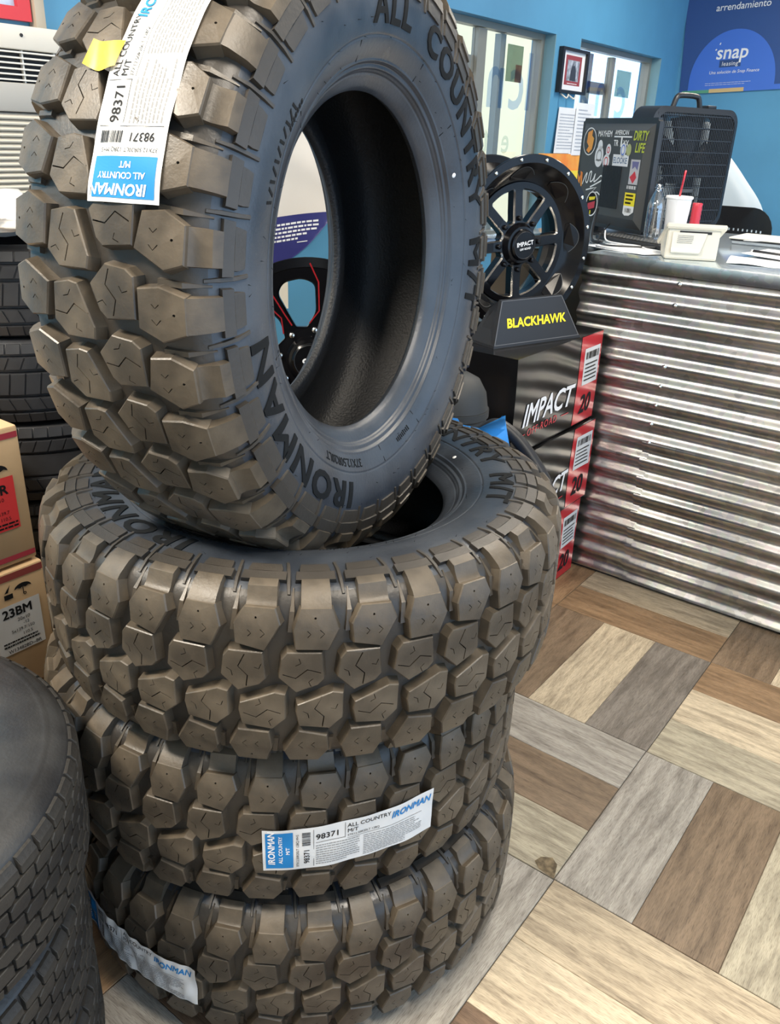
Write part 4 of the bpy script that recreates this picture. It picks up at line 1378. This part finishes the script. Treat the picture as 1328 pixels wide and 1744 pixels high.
corrugated('corrugated_sheet', -.925, CX1, .012, .575, CYF - .0122, ph=.5, seed=5)
scr = revolve_me('screw', [(.0001, .005), (.003, .0045), (.0045, .002), (.005, 0), (.008, -.0004), (.008, -.001)], M_CHROME, 10)
for k, (x, z) in enumerate([(-.893, 1.118), (-.896, 1.009), (-.895, .807), (-.897, .734), (-.901, .664), (-.906, .6), (-.903, .531), (-.05, .807), (-.05, .531), (-.05, 1.009)]):
    zz = (round((z / .0675) - .25) + .25) * .0675
    link('screw', scr, ct, ci @ Matrix.Translation((x, CYF - .021, min(zz, 1.12))) @ Matrix.Rotation(PI / 2, 4, 'X'))
link('kick_strip', box_me('kick_strip', CX0, CX1, CYF - .004, CYF + .01, .0, .013, M_DARK), ct, ci)

# ------------------------------------------------------------------ things on the counter
# monitor seen from behind, covered in stickers
wM = Vector((.444, -.31, 0)).normalized()      # left (far) to right (near)
mo = empty('computer_monitor', (-1.44, 3.36, CT), 0, 'black computer monitor seen from behind, covered in stickers', 'monitor')
Mm = frame((-1.664, 3.51, 1.185), wM, (0, 0, 1))         # local x to the right, y up, z towards us
Mi = Matrix.Translation((1.44, -3.36, -CT)) @ Mm
WM, HM = .5415, .405
bm = bmesh.new(); add_box(bm, 0, WM, 0, HM, -.018, 0)
bmesh.ops.bevel(bm, geom=[e for e in bm.edges if abs(e.verts[0].co.z - e.verts[1].co.z) > .01], offset=.012, segments=3, affect='EDGES')
link('screen_shell', bm_mesh('screen_shell', bm, M_BLKPL), mo, Mi)
bm = bmesh.new()
vv = [Vector(p) for p in ((.02, .015, 0), (WM - .02, .015, 0), (WM - .02, HM - .02, 0), (.02, HM - .02, 0), (.05, .05, .02), (WM - .05, .05, .02), (WM - .05, HM - .045, .02), (.05, HM - .045, .02))]
b = [bm.verts.new(p) for p in vv]
for f in ((4, 5, 6, 7), (0, 1, 5, 4), (1, 2, 6, 5), (2, 3, 7, 6), (3, 0, 4, 7)): bm.faces.new([b[i] for i in f])
link('back_cover', bm_mesh('back_cover', bm, M_GREYPL), mo, Mi)
link('screen_glass', mesh('screen_glass', [(.01, .02, -.0185), (WM - .01, .02, -.0185), (WM - .01, HM - .01, -.0185), (.01, HM - .01, -.0185)], [(0, 3, 2, 1)], M_GLOSSBLK), mo, Mi)
for k in range(18): link('vent_rib', box_me('vent_rib', .235 + k * .0075, .239 + k * .0075, .08, .235, .019, .0235, M_BLKPL), mo, Mi)
link('neck', box_me('neck', .10, .19, -.02, .15, -.05, -.018, M_BLKPL, .004), mo, Mi)
link('foot', box_me('foot', .04, .27, -.027, -.019, -.14, .05, M_BLKPL, .003), mo, Mi)
def sticker(name, build, m): 
    p = Print(); build(p); return p.build(name, m, flat(Mi, .0212), mo)
def sticker2(name, build, m):
    p = Print(); build(p); return p.build(name, m, flat(Mi, .0218), mo)
sticker('sticker_ring', lambda p: p.ring(.105, .318, .050, .052, .004), M_WHITEP)
sticker('sticker_print', lambda p: p.poly([(.085, .352), (.12, .362), (.118, .34), (.135, .33), (.128, .29), (.105, .275), (.085, .285), (.10, .30), (.082, .315)]), M_ORANGE)
sticker('sticker_print', lambda p: p.text('MAYHEM', .163, .338, .030, bold=.02, sx=.86), M_WHITEP)
sticker('sticker_print', lambda p: p.text('AMERICAN', .288, .346, .022, bold=.02, sx=.88).rect(.284, .408, .336, .341).text('TR', .286, .306, .030, bold=.02, sx=.9).rect(.335, .345, .303, .336).text('XX', .352, .306, .030, bold=.02, sx=.9), M_WHITEP)
sticker('sticker_print', lambda p: p.text('DIRTY', .418, .328, .046, bold=.02, shear=.15, sx=.72).text('LIFE', .438, .287, .046, bold=.02, shear=.15, sx=.8), mat('lime_vinyl', (.52, .60, .05), .5))
sticker('sticker', lambda p: p.disc(.190, .265, .032, .040).disc(.19, .303, .018, .022), M_PICW)
sticker2('sticker_print', lambda p: p.ring(.190, .268, .020, .022, .004).rect(.170, .212, .248, .254), M_GREYP)
sticker('sticker', lambda p: p.disc(.255, .29, .018, .022).disc(.247, .247, .024, .028), M_PICW)
sticker2('sticker_print', lambda p: p.ring(.247, .247, .015, .018, .004).ring(.255, .29, .010, .012, .004), M_REDP)
sticker('sticker', lambda p: p.rect(.295, .405, .235, .276), M_PICW)
sticker2('sticker_print', lambda p: p.text('ELOOKE', .300, .245, .030, bold=.01, sx=.85), mat('denim_blue', (.06, .13, .25), .5))
sticker('sticker', lambda p: p.disc(.36, .293, .020, .026), M_PICW)
sticker2('sticker_print', lambda p: p.ring(.36, .293, .014, .019, .004), M_BANNERB)
sticker('sticker', lambda p: p.disc(.398, .293, .017, .022), mat('olive_vinyl', (.42, .45, .20), .5))
sticker('sticker', lambda p: p.rect(.425, .487, .175, .262), mat('pale_vinyl', (.52, .50, .52), .5))
sticker2('sticker_print', lambda p: p.poly([(.43, .20), (.455, .178), (.475, .20), (.46, .222), (.445, .21)]), M_REDP)
sticker2('sticker_print', lambda p: p.poly([(.435, .255), (.48, .255), (.475, .225), (.457, .238), (.44, .228)]), mat('violet_vinyl', (.16, .15, .32), .5))
sticker('sticker_print', lambda p: p.bars(.420, .487, .158, .170, 8), M_WHITEP)
sticker('sticker', lambda p: p.rect(.415, .487, .098, .145), M_YELLOWP)
sticker('sticker', lambda p: p.poly([(.415, .098), (.415, .070), (.43, .062), (.46, .064), (.487, .078), (.487, .098)]), M_WHITEP)
sticker2('sticker_print', lambda p: p.lines(.424, .480, .102, .142, 3, .5, 12).bars(.428, .472, .074, .090, 9), M_BLACKP)
def scrawl(p):
    pts = [(.085, .155), (.10, .185), (.115, .20), (.11, .17), (.125, .165), (.135, .20), (.15, .205), (.145, .17), (.165, .175), (.18, .20), (.175, .17), (.20, .18), (.225, .195), (.235, .18), (.20, .165), (.15, .148)]
    L = slit([tuple(v)[:2] for v in spline([(a, b_, 0) for a, b_ in pts], 4)], .0055)
    n = len(L) // 2
    for i in range(n - 1): p.poly([L[i], L[i + 1], L[2 * n - 2 - i], L[2 * n - 1 - i]])
    L = slit([(.12, .135), (.16, .143), (.20, .15), (.16, .125), (.21, .132), (.24, .12)], .005)
    n = len(L) // 2
    for i in range(n - 1): p.poly([L[i], L[i + 1], L[2 * n - 2 - i], L[2 * n - 1 - i]])
sticker('signature', scrawl, M_WHITEP)
sticker('sticker_print', lambda p: p.poly([(.035, .20), (.05, .16), (.045, .13), (.062, .13), (.062, .165), (.07, .20), (.055, .18)]).poly([(.06, .205), (.07, .16), (.072, .14), (.082, .15), (.078, .20)]), M_ORANGE)
sticker('sticker', lambda p: p.disc(.180, .085, .045, .048), M_WHITEP)
sticker2('sticker_print', lambda p: p.disc(.180, .085, .040, .043), M_BLACKP)
p = Print().poly([(.150, .085), (.205, .098), (.205, .072), (.155, .06)]); p.build('sticker_print', M_REDPL, flat(Mi, .0224), mo)
p = Print().poly([(.155, .11), (.205, .115), (.20, .103), (.16, .097)]).rect(.172, .180, .045, .06); p.build('sticker_print', M_YELLOWP, flat(Mi, .0224), mo)

# box fan
fn_ = Vector((.917, -.40, 0)); ft = Vector((.40, .917, 0))
FC = (-1.285, 3.79)
fa = empty('box_fan', (*FC, CT), 0, 'black box fan standing behind the monitor', 'fan')
Mfan = frame((FC[0] - ft.x * .25, FC[1] - ft.y * .25, CT + .012), ft, (0, 0, 1))
Fi = Matrix.Translation((-FC[0], -FC[1], -CT)) @ Mfan
FW = .50; FH = .475
def rrect(x0, x1, y0, y1, r_, n=6):
    out = []
    for (cx, cy, a0) in ((x1 - r_, y1 - r_, 0), (x0 + r_, y1 - r_, 90), (x0 + r_, y0 + r_, 180), (x1 - r_, y0 + r_, 270)):
        for k in range(n + 1):
            a = R(a0 + 90 * k / n); out.append((cx + r_ * math.cos(a), cy + r_ * math.sin(a)))
    return out
o_ = rrect(0, FW, 0, FH, .06); i_ = rrect(.022, FW - .022, .022, FH - .022, .05)
vs, fs = [], []
n = len(o_)
for (L, z) in ((i_, .0), (o_, -.006), (o_, -.125), (i_, -.131)): vs += [(x, y, z) for x, y in L]
for k in range(4):
    for i in range(n):
        j = (i + 1) % n; a, b2 = k * n, ((k + 1) % 4) * n
        fs.append((a + i, a + j, b2 + j, b2 + i))
link('housing', smooth_by_angle(mesh('housing', vs, fs, M_BLKPL), 45), fa, Fi)
for side, zz in (('front_grille', -.004), ('rear_grille', -.127)):
    bm = bmesh.new()
    for k in range(46):
        x = .026 + k * (FW - .052) / 45
        add_box(bm, x - .0013, x + .0013, .022, FH - .022, zz - .002, zz + .002)
    for k in range(10):
        y = .03 + k * (FH - .06) / 9
        add_box(bm, .022, FW - .022, y - .0016, y + .0016, zz - .003, zz + .001)
    g = link(side, bm_mesh(side, bm, M_BLKPL), fa, Fi); g['kind'] = 'stuff'
bm = bmesh.new(); bmesh.ops.create_cone(bm, cap_ends=True, segments=24, radius1=.06, radius2=.055, depth=.06, matrix=Matrix.Translation((FW / 2, FH / 2, -.07)))
link('motor_hub', bm_mesh('motor_hub', bm, M_BLKPL), fa, Fi)
for k in range(5):
    vs, fs = [], []
    for i in range(9):
        r_ = .05 + .155 * i / 8
        for j in range(5):
            a = R(72 * k) + (-.42 + .84 * j / 4) * (1 - .15 * i / 8) + .25 * i / 8
            vs.append((FW / 2 + r_ * math.cos(a), FH / 2 + r_ * math.sin(a), -.045 - .05 * j / 4))
    for i in range(8):
        for j in range(4): fs.append((i * 5 + j, i * 5 + j + 1, i * 5 + j + 6, i * 5 + j + 5))
    bl = link('fan_blade', mesh('fan_blade', vs, fs, M_BLKPL, True), fa, Fi)
    md = bl.modifiers.new('thick', 'SOLIDIFY'); md.thickness = .003
hp = spline([(.16, FH - .004, -.065), (.175, FH + .035, -.065), (.20, FH + .045, -.065), (.28, FH + .045, -.065), (.305, FH + .035, -.065), (.32, FH - .004, -.065)], 5)
link('handle', tube_me('handle', hp, .011, M_BLKPL, 10), fa, Fi)
link('control_knob', box_me('control_knob', .35, .40, FH, FH + .014, -.085, -.045, M_BLKPL, .004), fa, Fi)
link('badge', box_me('badge', FW / 2 - .03, FW / 2 + .04, FH / 2 - .09, FH / 2 - .075, -.003, .002, M_GREYPL, .002), fa, Fi)
for k in (0, 1): link('foot', box_me('foot', .04 + k * .34, .12 + k * .34, -.012, .004, -.15, .02, M_BLKPL, .003), fa, Fi)

# foam cup with red straw
cu = empty('foam_cup', (-1.112, 3.225, CT), 0, 'white foam cup with a red straw beside the clear bottle', 'cup')
link('cup_body', revolve_me('cup_body', [(0, .003), (.030, .003), (.030, 0), (.033, 0), (.034, .004), (.0445, .155), (.0445, .163), (.0475, .165), (.0475, .1695), (.0445, .1705), (.0425, .169), (.032, .010), (0, .008)], M_FOAM, 40, deg=40), cu)
link('lid', revolve_me('lid', [(0, .171), (.040, .171), (.0415, .175), (.0475, .174), (.0490, .171), (.0485, .166)], M_FOAM, 40, deg=40), cu)
link('straw', tube_me('straw', [(.0, -.004, .165), (.004, 0.0, .235), (.006, .001, .262)], .0038, M_REDPL, 10), cu)
# clear plastic bottle
bo = empty('plastic_bottle', (-1.178, 3.180, CT), 0, 'clear empty plastic bottle standing in front of foam cup', 'bottle')
bp_ = [(0, .006), (.018, .0), (.028, .002), (.032, .010)]
for k in range(9):
    z = .018 + k * .012
    bp_ += [(.0325, z), (.0310, z + .006)]
bp_ += [(.0325, .128), (.031, .142), (.024, .165), (.015, .185), (.0125, .192), (.0125, .198), (.0155, .199), (.0155, .2015), (.0125, .2025), (.0125, .212)]
inn = [(max(r_ - .0012, 0), z + (.002 if z < .02 else 0)) for r_, z in bp_]
link('bottle_body', revolve_me('bottle_body', bp_ + inn[::-1], M_BOTTLE, 32), bo)
# red thread spool / tape tube
sp = empty('red_roll', (-1.055, 3.265, CT), 0, 'red ribbed plastic tube standing behind the white terminal', 'tube')
pr = [(0, 0), (.018, 0)]
for k in range(9): pr += [(.0185, .004 + k * .016), (.0172, .012 + k * .016)]
pr += [(.0185, .150), (.016, .153), (0, .153)]
link('roll_body', revolve_me('roll_body', pr, M_REDPL, 28, deg=50), sp)
# keyboard
kb = empty('keyboard', (-1.20, 3.16, CT), R(-27), 'black keyboard lying under the monitor', 'keyboard')
link('keyboard_body', box_me('keyboard_body', -.20, .16, -.065, .065, 0, .016, M_BLKPL, .005), kb)
kme = box_me('key', -.0075, .0075, -.0072, .0072, .016, .022, M_GREYPL, .0015, 1)
for i in range(18):
    for j in range(6): link('key', kme, kb, Matrix.Translation((-.185 + i * .0188, -.048 + j * .0192, 0)))
# white payment terminal with paper roll
tm = empty('payment_terminal', (-.94, 2.90, CT), 0, 'cream payment terminal with printed receipt at the counter edge', 'terminal')
tx = Vector((.90, .436, 0)).normalized(); ty = Vector((-.436, .90, 0))
Mt = Matrix(((tx.x, ty.x, 0, .0), (tx.y, ty.y, 0, 0), (0, 0, 1, 0), (0, 0, 0, 1)))     # local x right, y away from us
def ext_poly(name, prof_yz, x0, x1, m, bev=.003, par=tm, Mq=Mt):
    bm = bmesh.new()
    a = [bm.verts.new((x0, y, z)) for y, z in prof_yz]; b_ = [bm.verts.new((x1, y, z)) for y, z in prof_yz]
    n_ = len(a)
    bm.faces.new(a); bm.faces.new(b_[::-1])
    for i in range(n_): bm.faces.new((a[i], b_[i], b_[(i + 1) % n_], a[(i + 1) % n_]))
    bmesh.ops.recalc_face_normals(bm, faces=bm.faces)
    if bev: bmesh.ops.bevel(bm, geom=list(bm.edges), offset=bev, segments=2, affect='EDGES')
    return link(name, smooth_by_angle(bm_mesh(name, bm, m), 40), par, Mq)
M_TERM = mat('terminal_cream', (.80, .75, .63), .35)
ext_poly('terminal_body', [(-.06, .004), (-.052, 0), (.055, 0), (.12, .045), (-.048, .100), (-.060, .100)], -.082, .082, M_TERM)
ext_poly('screen_slab', [(-.075, .116), (-.075, .100), (.150, .026), (.156, .040)], -.090, .098, M_TERM)
ext_poly('screen', [(-.055, .1105), (-.055, .1085), (.140, .0448), (.142, .0470)], -.078, .086, M_DARK, 0)
ext_poly('paper_slot', [(-.0612, .083), (-.0612, .091), (-.055, .091), (-.055, .083)], -.045, .055, M_DARK, 0)
bm = bmesh.new()
for i in range(15):
    t = i / 14
    a = PI * 1.3 * max(0, (t - .55) / .45)
    y = -.0625 - .004 * math.sin(t * 3) if t < .55 else -.064 - .013 * math.sin(a) * 1
    z = .086 - t * .09 if t < .55 else .0365 - .013 * (1 - math.cos(a)) * .6 
    bm.verts.new((-.066, y, z)); bm.verts.new((.018 + .024 * (1 - t), y, z))
bm.verts.ensure_lookup_table()
for i in range(14): bm.faces.new([bm.verts[k] for k in (2 * i, 2 * i + 1, 2 * i + 3, 2 * i + 2)])
link('receipt_paper', bm_mesh('receipt_paper', bm, mat('receipt', (.82, .78, .68), .6), True), tm, Mt)
Print().lines(-.050, .0, .052, .080, 5, .3, 8).build('receipt_print', M_GREYP, lambda x, y: Mt @ Vector((x, -.0685, y)), tm)
# papers, pen, cables and tray on the worktop
def sheet(name, pts, z, label, m=M_WPAPER, curl=.004, seed=0):
    a, b_, c_, d_ = [Vector((*p, 0)) for p in pts]
    vs, fs = [], []
    N_ = 10
    for i in range(N_ + 1):
        for j in range(N_ + 1):
            u, v = i / N_, j / N_
            p = (a * (1 - u) + b_ * u) * (1 - v) + (d_ * (1 - u) + c_ * u) * v
            p.z = z + curl * (max(0, math.sin(u * 5 + v * 3 + seed)) * .6 + (u - .5) ** 2 * 1.2)
            vs.append(p)
    for i in range(N_):
        for j in range(N_):
            k = i * (N_ + 1) + j; fs.append((k, k + N_ + 1, k + N_ + 2, k + 1))
    o = link(name, mesh(name, vs, fs, m, True))
    md = o.modifiers.new('thick', 'SOLIDIFY'); md.thickness = .0006
    return tag(o, label, 'paper')
sheet('paper_sheet', [(-.80, 2.86), (-.60, 2.90), (-.62, 3.14), (-.85, 3.08)], CT + .0012, 'white paper lying right of the payment terminal, nearest the counter edge', curl=.008)
sheet('paper_sheet', [(-.83, 3.12), (-.58, 3.02), (-.55, 3.30), (-.80, 3.36)], CT + .009, 'white paper lying under the pen at the right', curl=.003, seed=2)
sheet('paper_sheet', [(-1.33, 2.93), (-1.06, 2.82), (-.99, 2.99), (-1.28, 3.08)], CT + .0012, 'white paper under the cables left of the payment terminal', curl=.004, seed=3)
pe = empty('ballpoint_pen', (-.745, 3.16, CT + .016), 0, 'dark ballpoint pen lying on the white paper', 'pen')
link('barrel', tube_me('barrel', [(-.06, .02, 0), (.07, -.02, 0)], .0042, M_BLKPL, 10), pe)
link('tip', tube_me('tip', [(-.06, .02, 0), (-.075, .0246, 0)], [.0042, .001], M_CHROME, 10), pe)
def cable(pts, r_, m, label): tag(link('cable', tube_me('cable', spline(pts, 8), r_, m, 8)), label, 'cable')
cable([(-1.38, 3.22, CT + .03), (-1.32, 3.10, CT + .008), (-1.24, 3.05, CT + .006), (-1.16, 3.02, CT + .008), (-1.10, 2.94, CT + .006), (-1.16, 2.87, CT + .006), (-1.27, 2.90, CT + .007)], .003, M_WPAPER, 'thin white cable curling left of the payment terminal')
cable([(-1.40, 3.30, CT + .05), (-1.36, 3.12, CT + .010), (-1.28, 2.98, CT + .006), (-1.20, 2.95, CT + .009), (-1.10, 3.04, CT + .008)], .003, M_BLKPL, 'thin black cable looping over the paper by the monitor')
cable([(-1.46, 3.30, CT + .10), (-1.40, 3.14, CT + .035), (-1.345, 3.03, CT + .010), (-1.30, 3.02, CT + .008)], .006, M_BLKPL, 'thick black cable hanging from behind the monitor')
cable([(-.93, 3.50, CT + .018), (-.84, 3.44, CT + .03), (-.74, 3.42, CT + .07), (-.60, 3.46, CT + .14)], .0018, M_WPAPER, 'thin grey wire rising over the document tray at right')
tr = empty('document_tray', (-.75, 3.62, CT), 0, 'low grey document tray with white rim behind the papers', 'tray')
link('tray_body', box_me('tray_body', -.23, .40, -.10, .12, 0, .013, mat('tray_grey', (.45, .50, .55), .4), .004), tr)
link('tray_slot', box_me('tray_slot', -.235, .405, -.105, .12, .013, .019, M_DARK, .002), tr)
link('tray_rim', box_me('tray_rim', -.24, .41, -.11, .125, .019, .025, M_WHITEPL, .002), tr)

# ------------------------------------------------------------------ behind the counter: chair, white sheet
ch = empty('office_chair', (-1.30, 4.55, 0), R(8), 'black office chair with perforated back behind the counter', 'chair')
o_ = rrect(-.20, .22, .80, 1.235, .11)
holes = []
for i in range(15):
    for j in range(8):
        x, z = -.15 + i * .0225, .93 + j * .028
        if -.175 < x < .195: holes.append([(x - .004, z - .006), (x + .004, z - .006), (x + .004, z + .006), (x - .004, z + .006)])
loops = [o_] + holes
pts = [p for L in loops for p in L]
curve = lambda x: .10 * (x / .22) ** 2
bm = bmesh.new()
vf = [bm.verts.new((x, -curve(x), z)) for x, z in pts]; vb = [bm.verts.new((x, -curve(x) + .012, z)) for x, z in pts]
for t in fill2d(loops):
    try: bm.faces.new([vf[i] for i in t]); bm.faces.new([vb[i] for i in t[::-1]])
    except ValueError: pass
off = 0
for L in loops:
    n = len(L)
    for i in range(n): bm.faces.new((vf[off + i], vf[off + (i + 1) % n], vb[off + (i + 1) % n], vb[off + i]))
    off += n
link('backrest', bm_mesh('backrest', bm, M_BLKPL), ch)
link('seat', box_me('seat', -.24, .24, -.50, -.04, .46, .53, M_SATINBLK, .025, 3), ch)
link('back_post', box_me('back_post', -.03, .03, -.02, .03, .46, .95, M_BLKPL, .006), ch)
link('gas_stem', tube_me('gas_stem', [(0, -.27, .10), (0, -.27, .46)], .025, M_BLKPL, 14), ch)
for k in range(5):
    a = 2 * PI * k / 5
    link('base_leg', tube_me('base_leg', [(0, -.27, .11), (.28 * math.cos(a), -.27 + .28 * math.sin(a), .07)], [.03, .018], M_BLKPL, 10), ch)
    bm = bmesh.new(); bmesh.ops.create_uvsphere(bm, u_segments=14, v_segments=8, radius=.035, matrix=Matrix.Translation((.28 * math.cos(a), -.27 + .28 * math.sin(a), .035)))
    link('castor', bm_mesh('castor', bm, M_SATINBLK, True), ch)
# pale plastic board with a slanted edge leaning behind the chair
edge = spline([(-1.58, 1.62, 0), (-1.474, 1.489, 0), (-1.35, 1.36, 0), (-1.22, 1.205, 0), (-1.16, 1.0, 0), (-1.14, .5, 0), (-1.14, 0, 0)], 6)
vs, fs = [], []
for v in edge:
    for k in range(7): vs.append((-1.95 + (v.x + 1.95) * k / 6, 4.80 + .10 * v.y / 1.6 - .05 * math.sin(k / 6 * 2.5), v.y))
for i in range(len(edge) - 1):
    for k in range(6): fs.append((i * 7 + k, i * 7 + k + 1, i * 7 + k + 8, i * 7 + k + 7))
o = link('plastic_board', mesh('plastic_board', vs, fs, mat('milk_plastic', (.66, .74, .78), .4), True))
md = o.modifiers.new('thick', 'SOLIDIFY'); md.thickness = .004
tag(o, 'pale white plastic board leaning behind the office chair', 'board')

# ------------------------------------------------------------------ on the walls
pf = empty('picture_frame', (WX + .012, 5.21, 1.766), 0, 'black framed picture with white mat between the two windows', 'picture')
pfi = Matrix.Translation((-(WX + .012), -5.21, -1.766))
a0, a1, z0, z1 = 5.035, 5.395, 1.768, 2.010
bm = bmesh.new()
for q_ in ((a0, a1, z0, z0 + .016), (a0, a1, z1 - .016, z1), (a0, a0 + .026, z0 + .016, z1 - .016), (a1 - .026, a1, z0 + .016, z1 - .016)): add_box(bm, WX + .001, WX + .030, *q_)
link('frame', bm_mesh('frame', bm, M_SATINBLK), pf, pfi)
link('mat_board', box_me('mat_board', WX + .001, WX + .014, a0 + .02, a1 - .02, z0 + .012, z1 - .012, M_PICW), pf, pfi)
Mq = frame((WX + .0145, a0, z0), (0, 1, 0), (0, 0, 1))
Print().rect(.075, .290, .045, .205).build('red_border', M_PICR, flat(pfi @ Mq), pf)
Print().rect(.100, .262, .068, .180).build('photo', M_PICG, flat(pfi @ Mq, .0006), pf)
Print().poly([(.145, .07), (.225, .07), (.22, .12), (.205, .15), (.20, .165), (.19, .15), (.182, .15), (.175, .172), (.163, .15), (.15, .12)]).build('photo_figures', M_FIG, flat(pfi @ Mq, .0012), pf)
Print().lines(.115, .25, .050, .058, 1, .5, 3).build('caption', M_WHITEP, flat(pfi @ Mq, .0012), pf)
# hooks under the frame
for k, y in enumerate((5.10, 5.20)):
    hk = tube_me('wall_hook', spline([(WX + .004, y, 1.765), (WX + .03, y, 1.748), (WX + .045, y + .01, 1.740), (WX + .05, y + .02, 1.760)], 5), .005, M_WHITEPL, 8)
    tag(link('wall_hook', hk), ('white wall hook below the picture frame, left one', 'white wall hook below the picture frame, right one')[k], 'hook', 'hooks below the picture frame')
def wall_sheet(name, y0, y1, z0, z1, lean, label, m=M_WPAPER, off=.004, lines=True, seed=0):
    root = empty(name, (WX + .003, (y0 + y1) / 2, z0), 0, label, 'paper')
    ii = Matrix.Translation((-(WX + .003), -(y0 + y1) / 2, -z0))
    fnw = lambda h: (lambda a, b_: ii @ Vector((WX + .003 + off + .012 * (1 - (b_ - z0) / (z1 - z0)) + h + .003 * math.sin(a * 30 + seed), a + lean * (b_ - z0), b_)))
    p = Print()
    for i in range(6):
        for j in range(6): p.rect(y0 + (y1 - y0) * i / 6, y0 + (y1 - y0) * (i + 1) / 6, z0 + (z1 - z0) * j / 6, z0 + (z1 - z0) * (j + 1) / 6)
    p.build('sheet', m, fnw(0), root)
    if lines: Print().lines(y0 + .03, y1 - .03, z0 + .02, z1 - .03, 12, .35, seed + 2).build('print', mat('print_pale_%d' % seed, (.45, .48, .55), .6), fnw(.0012), root)
wall_sheet('notice_paper', 5.06, 5.335, 1.43, 1.69, .14, 'white printed notice taped under the picture frame, left sheet', seed=1)
wall_sheet('notice_paper', 5.30, 5.56, 1.42, 1.725, .10, 'white printed notice taped beside the window, overlapping right sheet', off=.010, seed=4)
wall_sheet('orange_flyer', 4.86, 5.46, 1.20, 1.428, 0, 'orange and white flyer on the wall behind the black wheel', m=M_ORANGE, lines=False, seed=6, off=.02)
wall_sheet('yellow_flyer', 5.26, 5.50, 1.14, 1.33, 0, 'yellow flyer below the orange one, left of the monitor', m=M_YELLOW, lines=False, seed=7, off=.05)
# blue finance banner on the back wall
bn = empty('wall_banner', (-1.95, WY - .004, 1.855), 0, 'navy wall banner with a blue arch and white lettering', 'banner')
bi = Matrix.Translation((1.95, -(WY - .004), -1.855))
Mb = frame((-2.56, WY - .012, 1.858), (.9985, 0, .055), (0, 0, 1))
bf = lambda h: flat(bi @ Mb, h)
link('banner_sheet', mesh('banner_sheet', [bf(-.002)(x, y) for x, y in ((0, 0), (1.25, 0), (1.25, 1.0), (-.02, 1.0))], [(0, 1, 2, 3)], M_BANNER), bn)
p = Print()
A_ = [(.375 + .312 * math.cos(t), .065 + .345 * math.sin(t)) for t in [PI * k / 32 for k in range(33)]]
p.poly([(.062, .0)] + [(.687, .0)] + A_); p.rect(.687, 1.25, .0, .035)
p.build('blue_arch', M_BANNERB, bf(.001), bn)
Print().rect(.02, .225, .0, .022).build('green_strip', mat('strip_green', (.10, .33, .20), .5), bf(.002), bn)
Print().rect(.225, .478, .0, .026).build('gold_strip', mat('strip_gold', (.62, .44, .20), .5), bf(.002), bn)
p = Print().text('snap', .245, .222, .128, bold=.014, shear=.1).text('leasing', .295, .176, .040, bold=.0, shear=.1, spacing=1.1).text('Una solución de Snap Finance', .21, .125, .030, shear=.15)
p.text('arrendamiento', .205, .535, .064, bold=.006, shear=.1).text('Financiamiento o', .205, .612, .064, bold=.006, shear=.1)
p.poly([(.235, .285), (.245, .292), (.250, .284), (.240, .278)]).poly([(.262, .318), (.268, .330), (.274, .328), (.268, .314)])
p.lines(.19, .52, .045, .070, 2, .16, 3)
p.build('white_lettering', M_WHITEP, bf(.003), bn)
Print().rect(.278, .432, .166, .214).build('lettering_box', mat('box_navy', (.03, .07, .20), .4), bf(.002), bn)
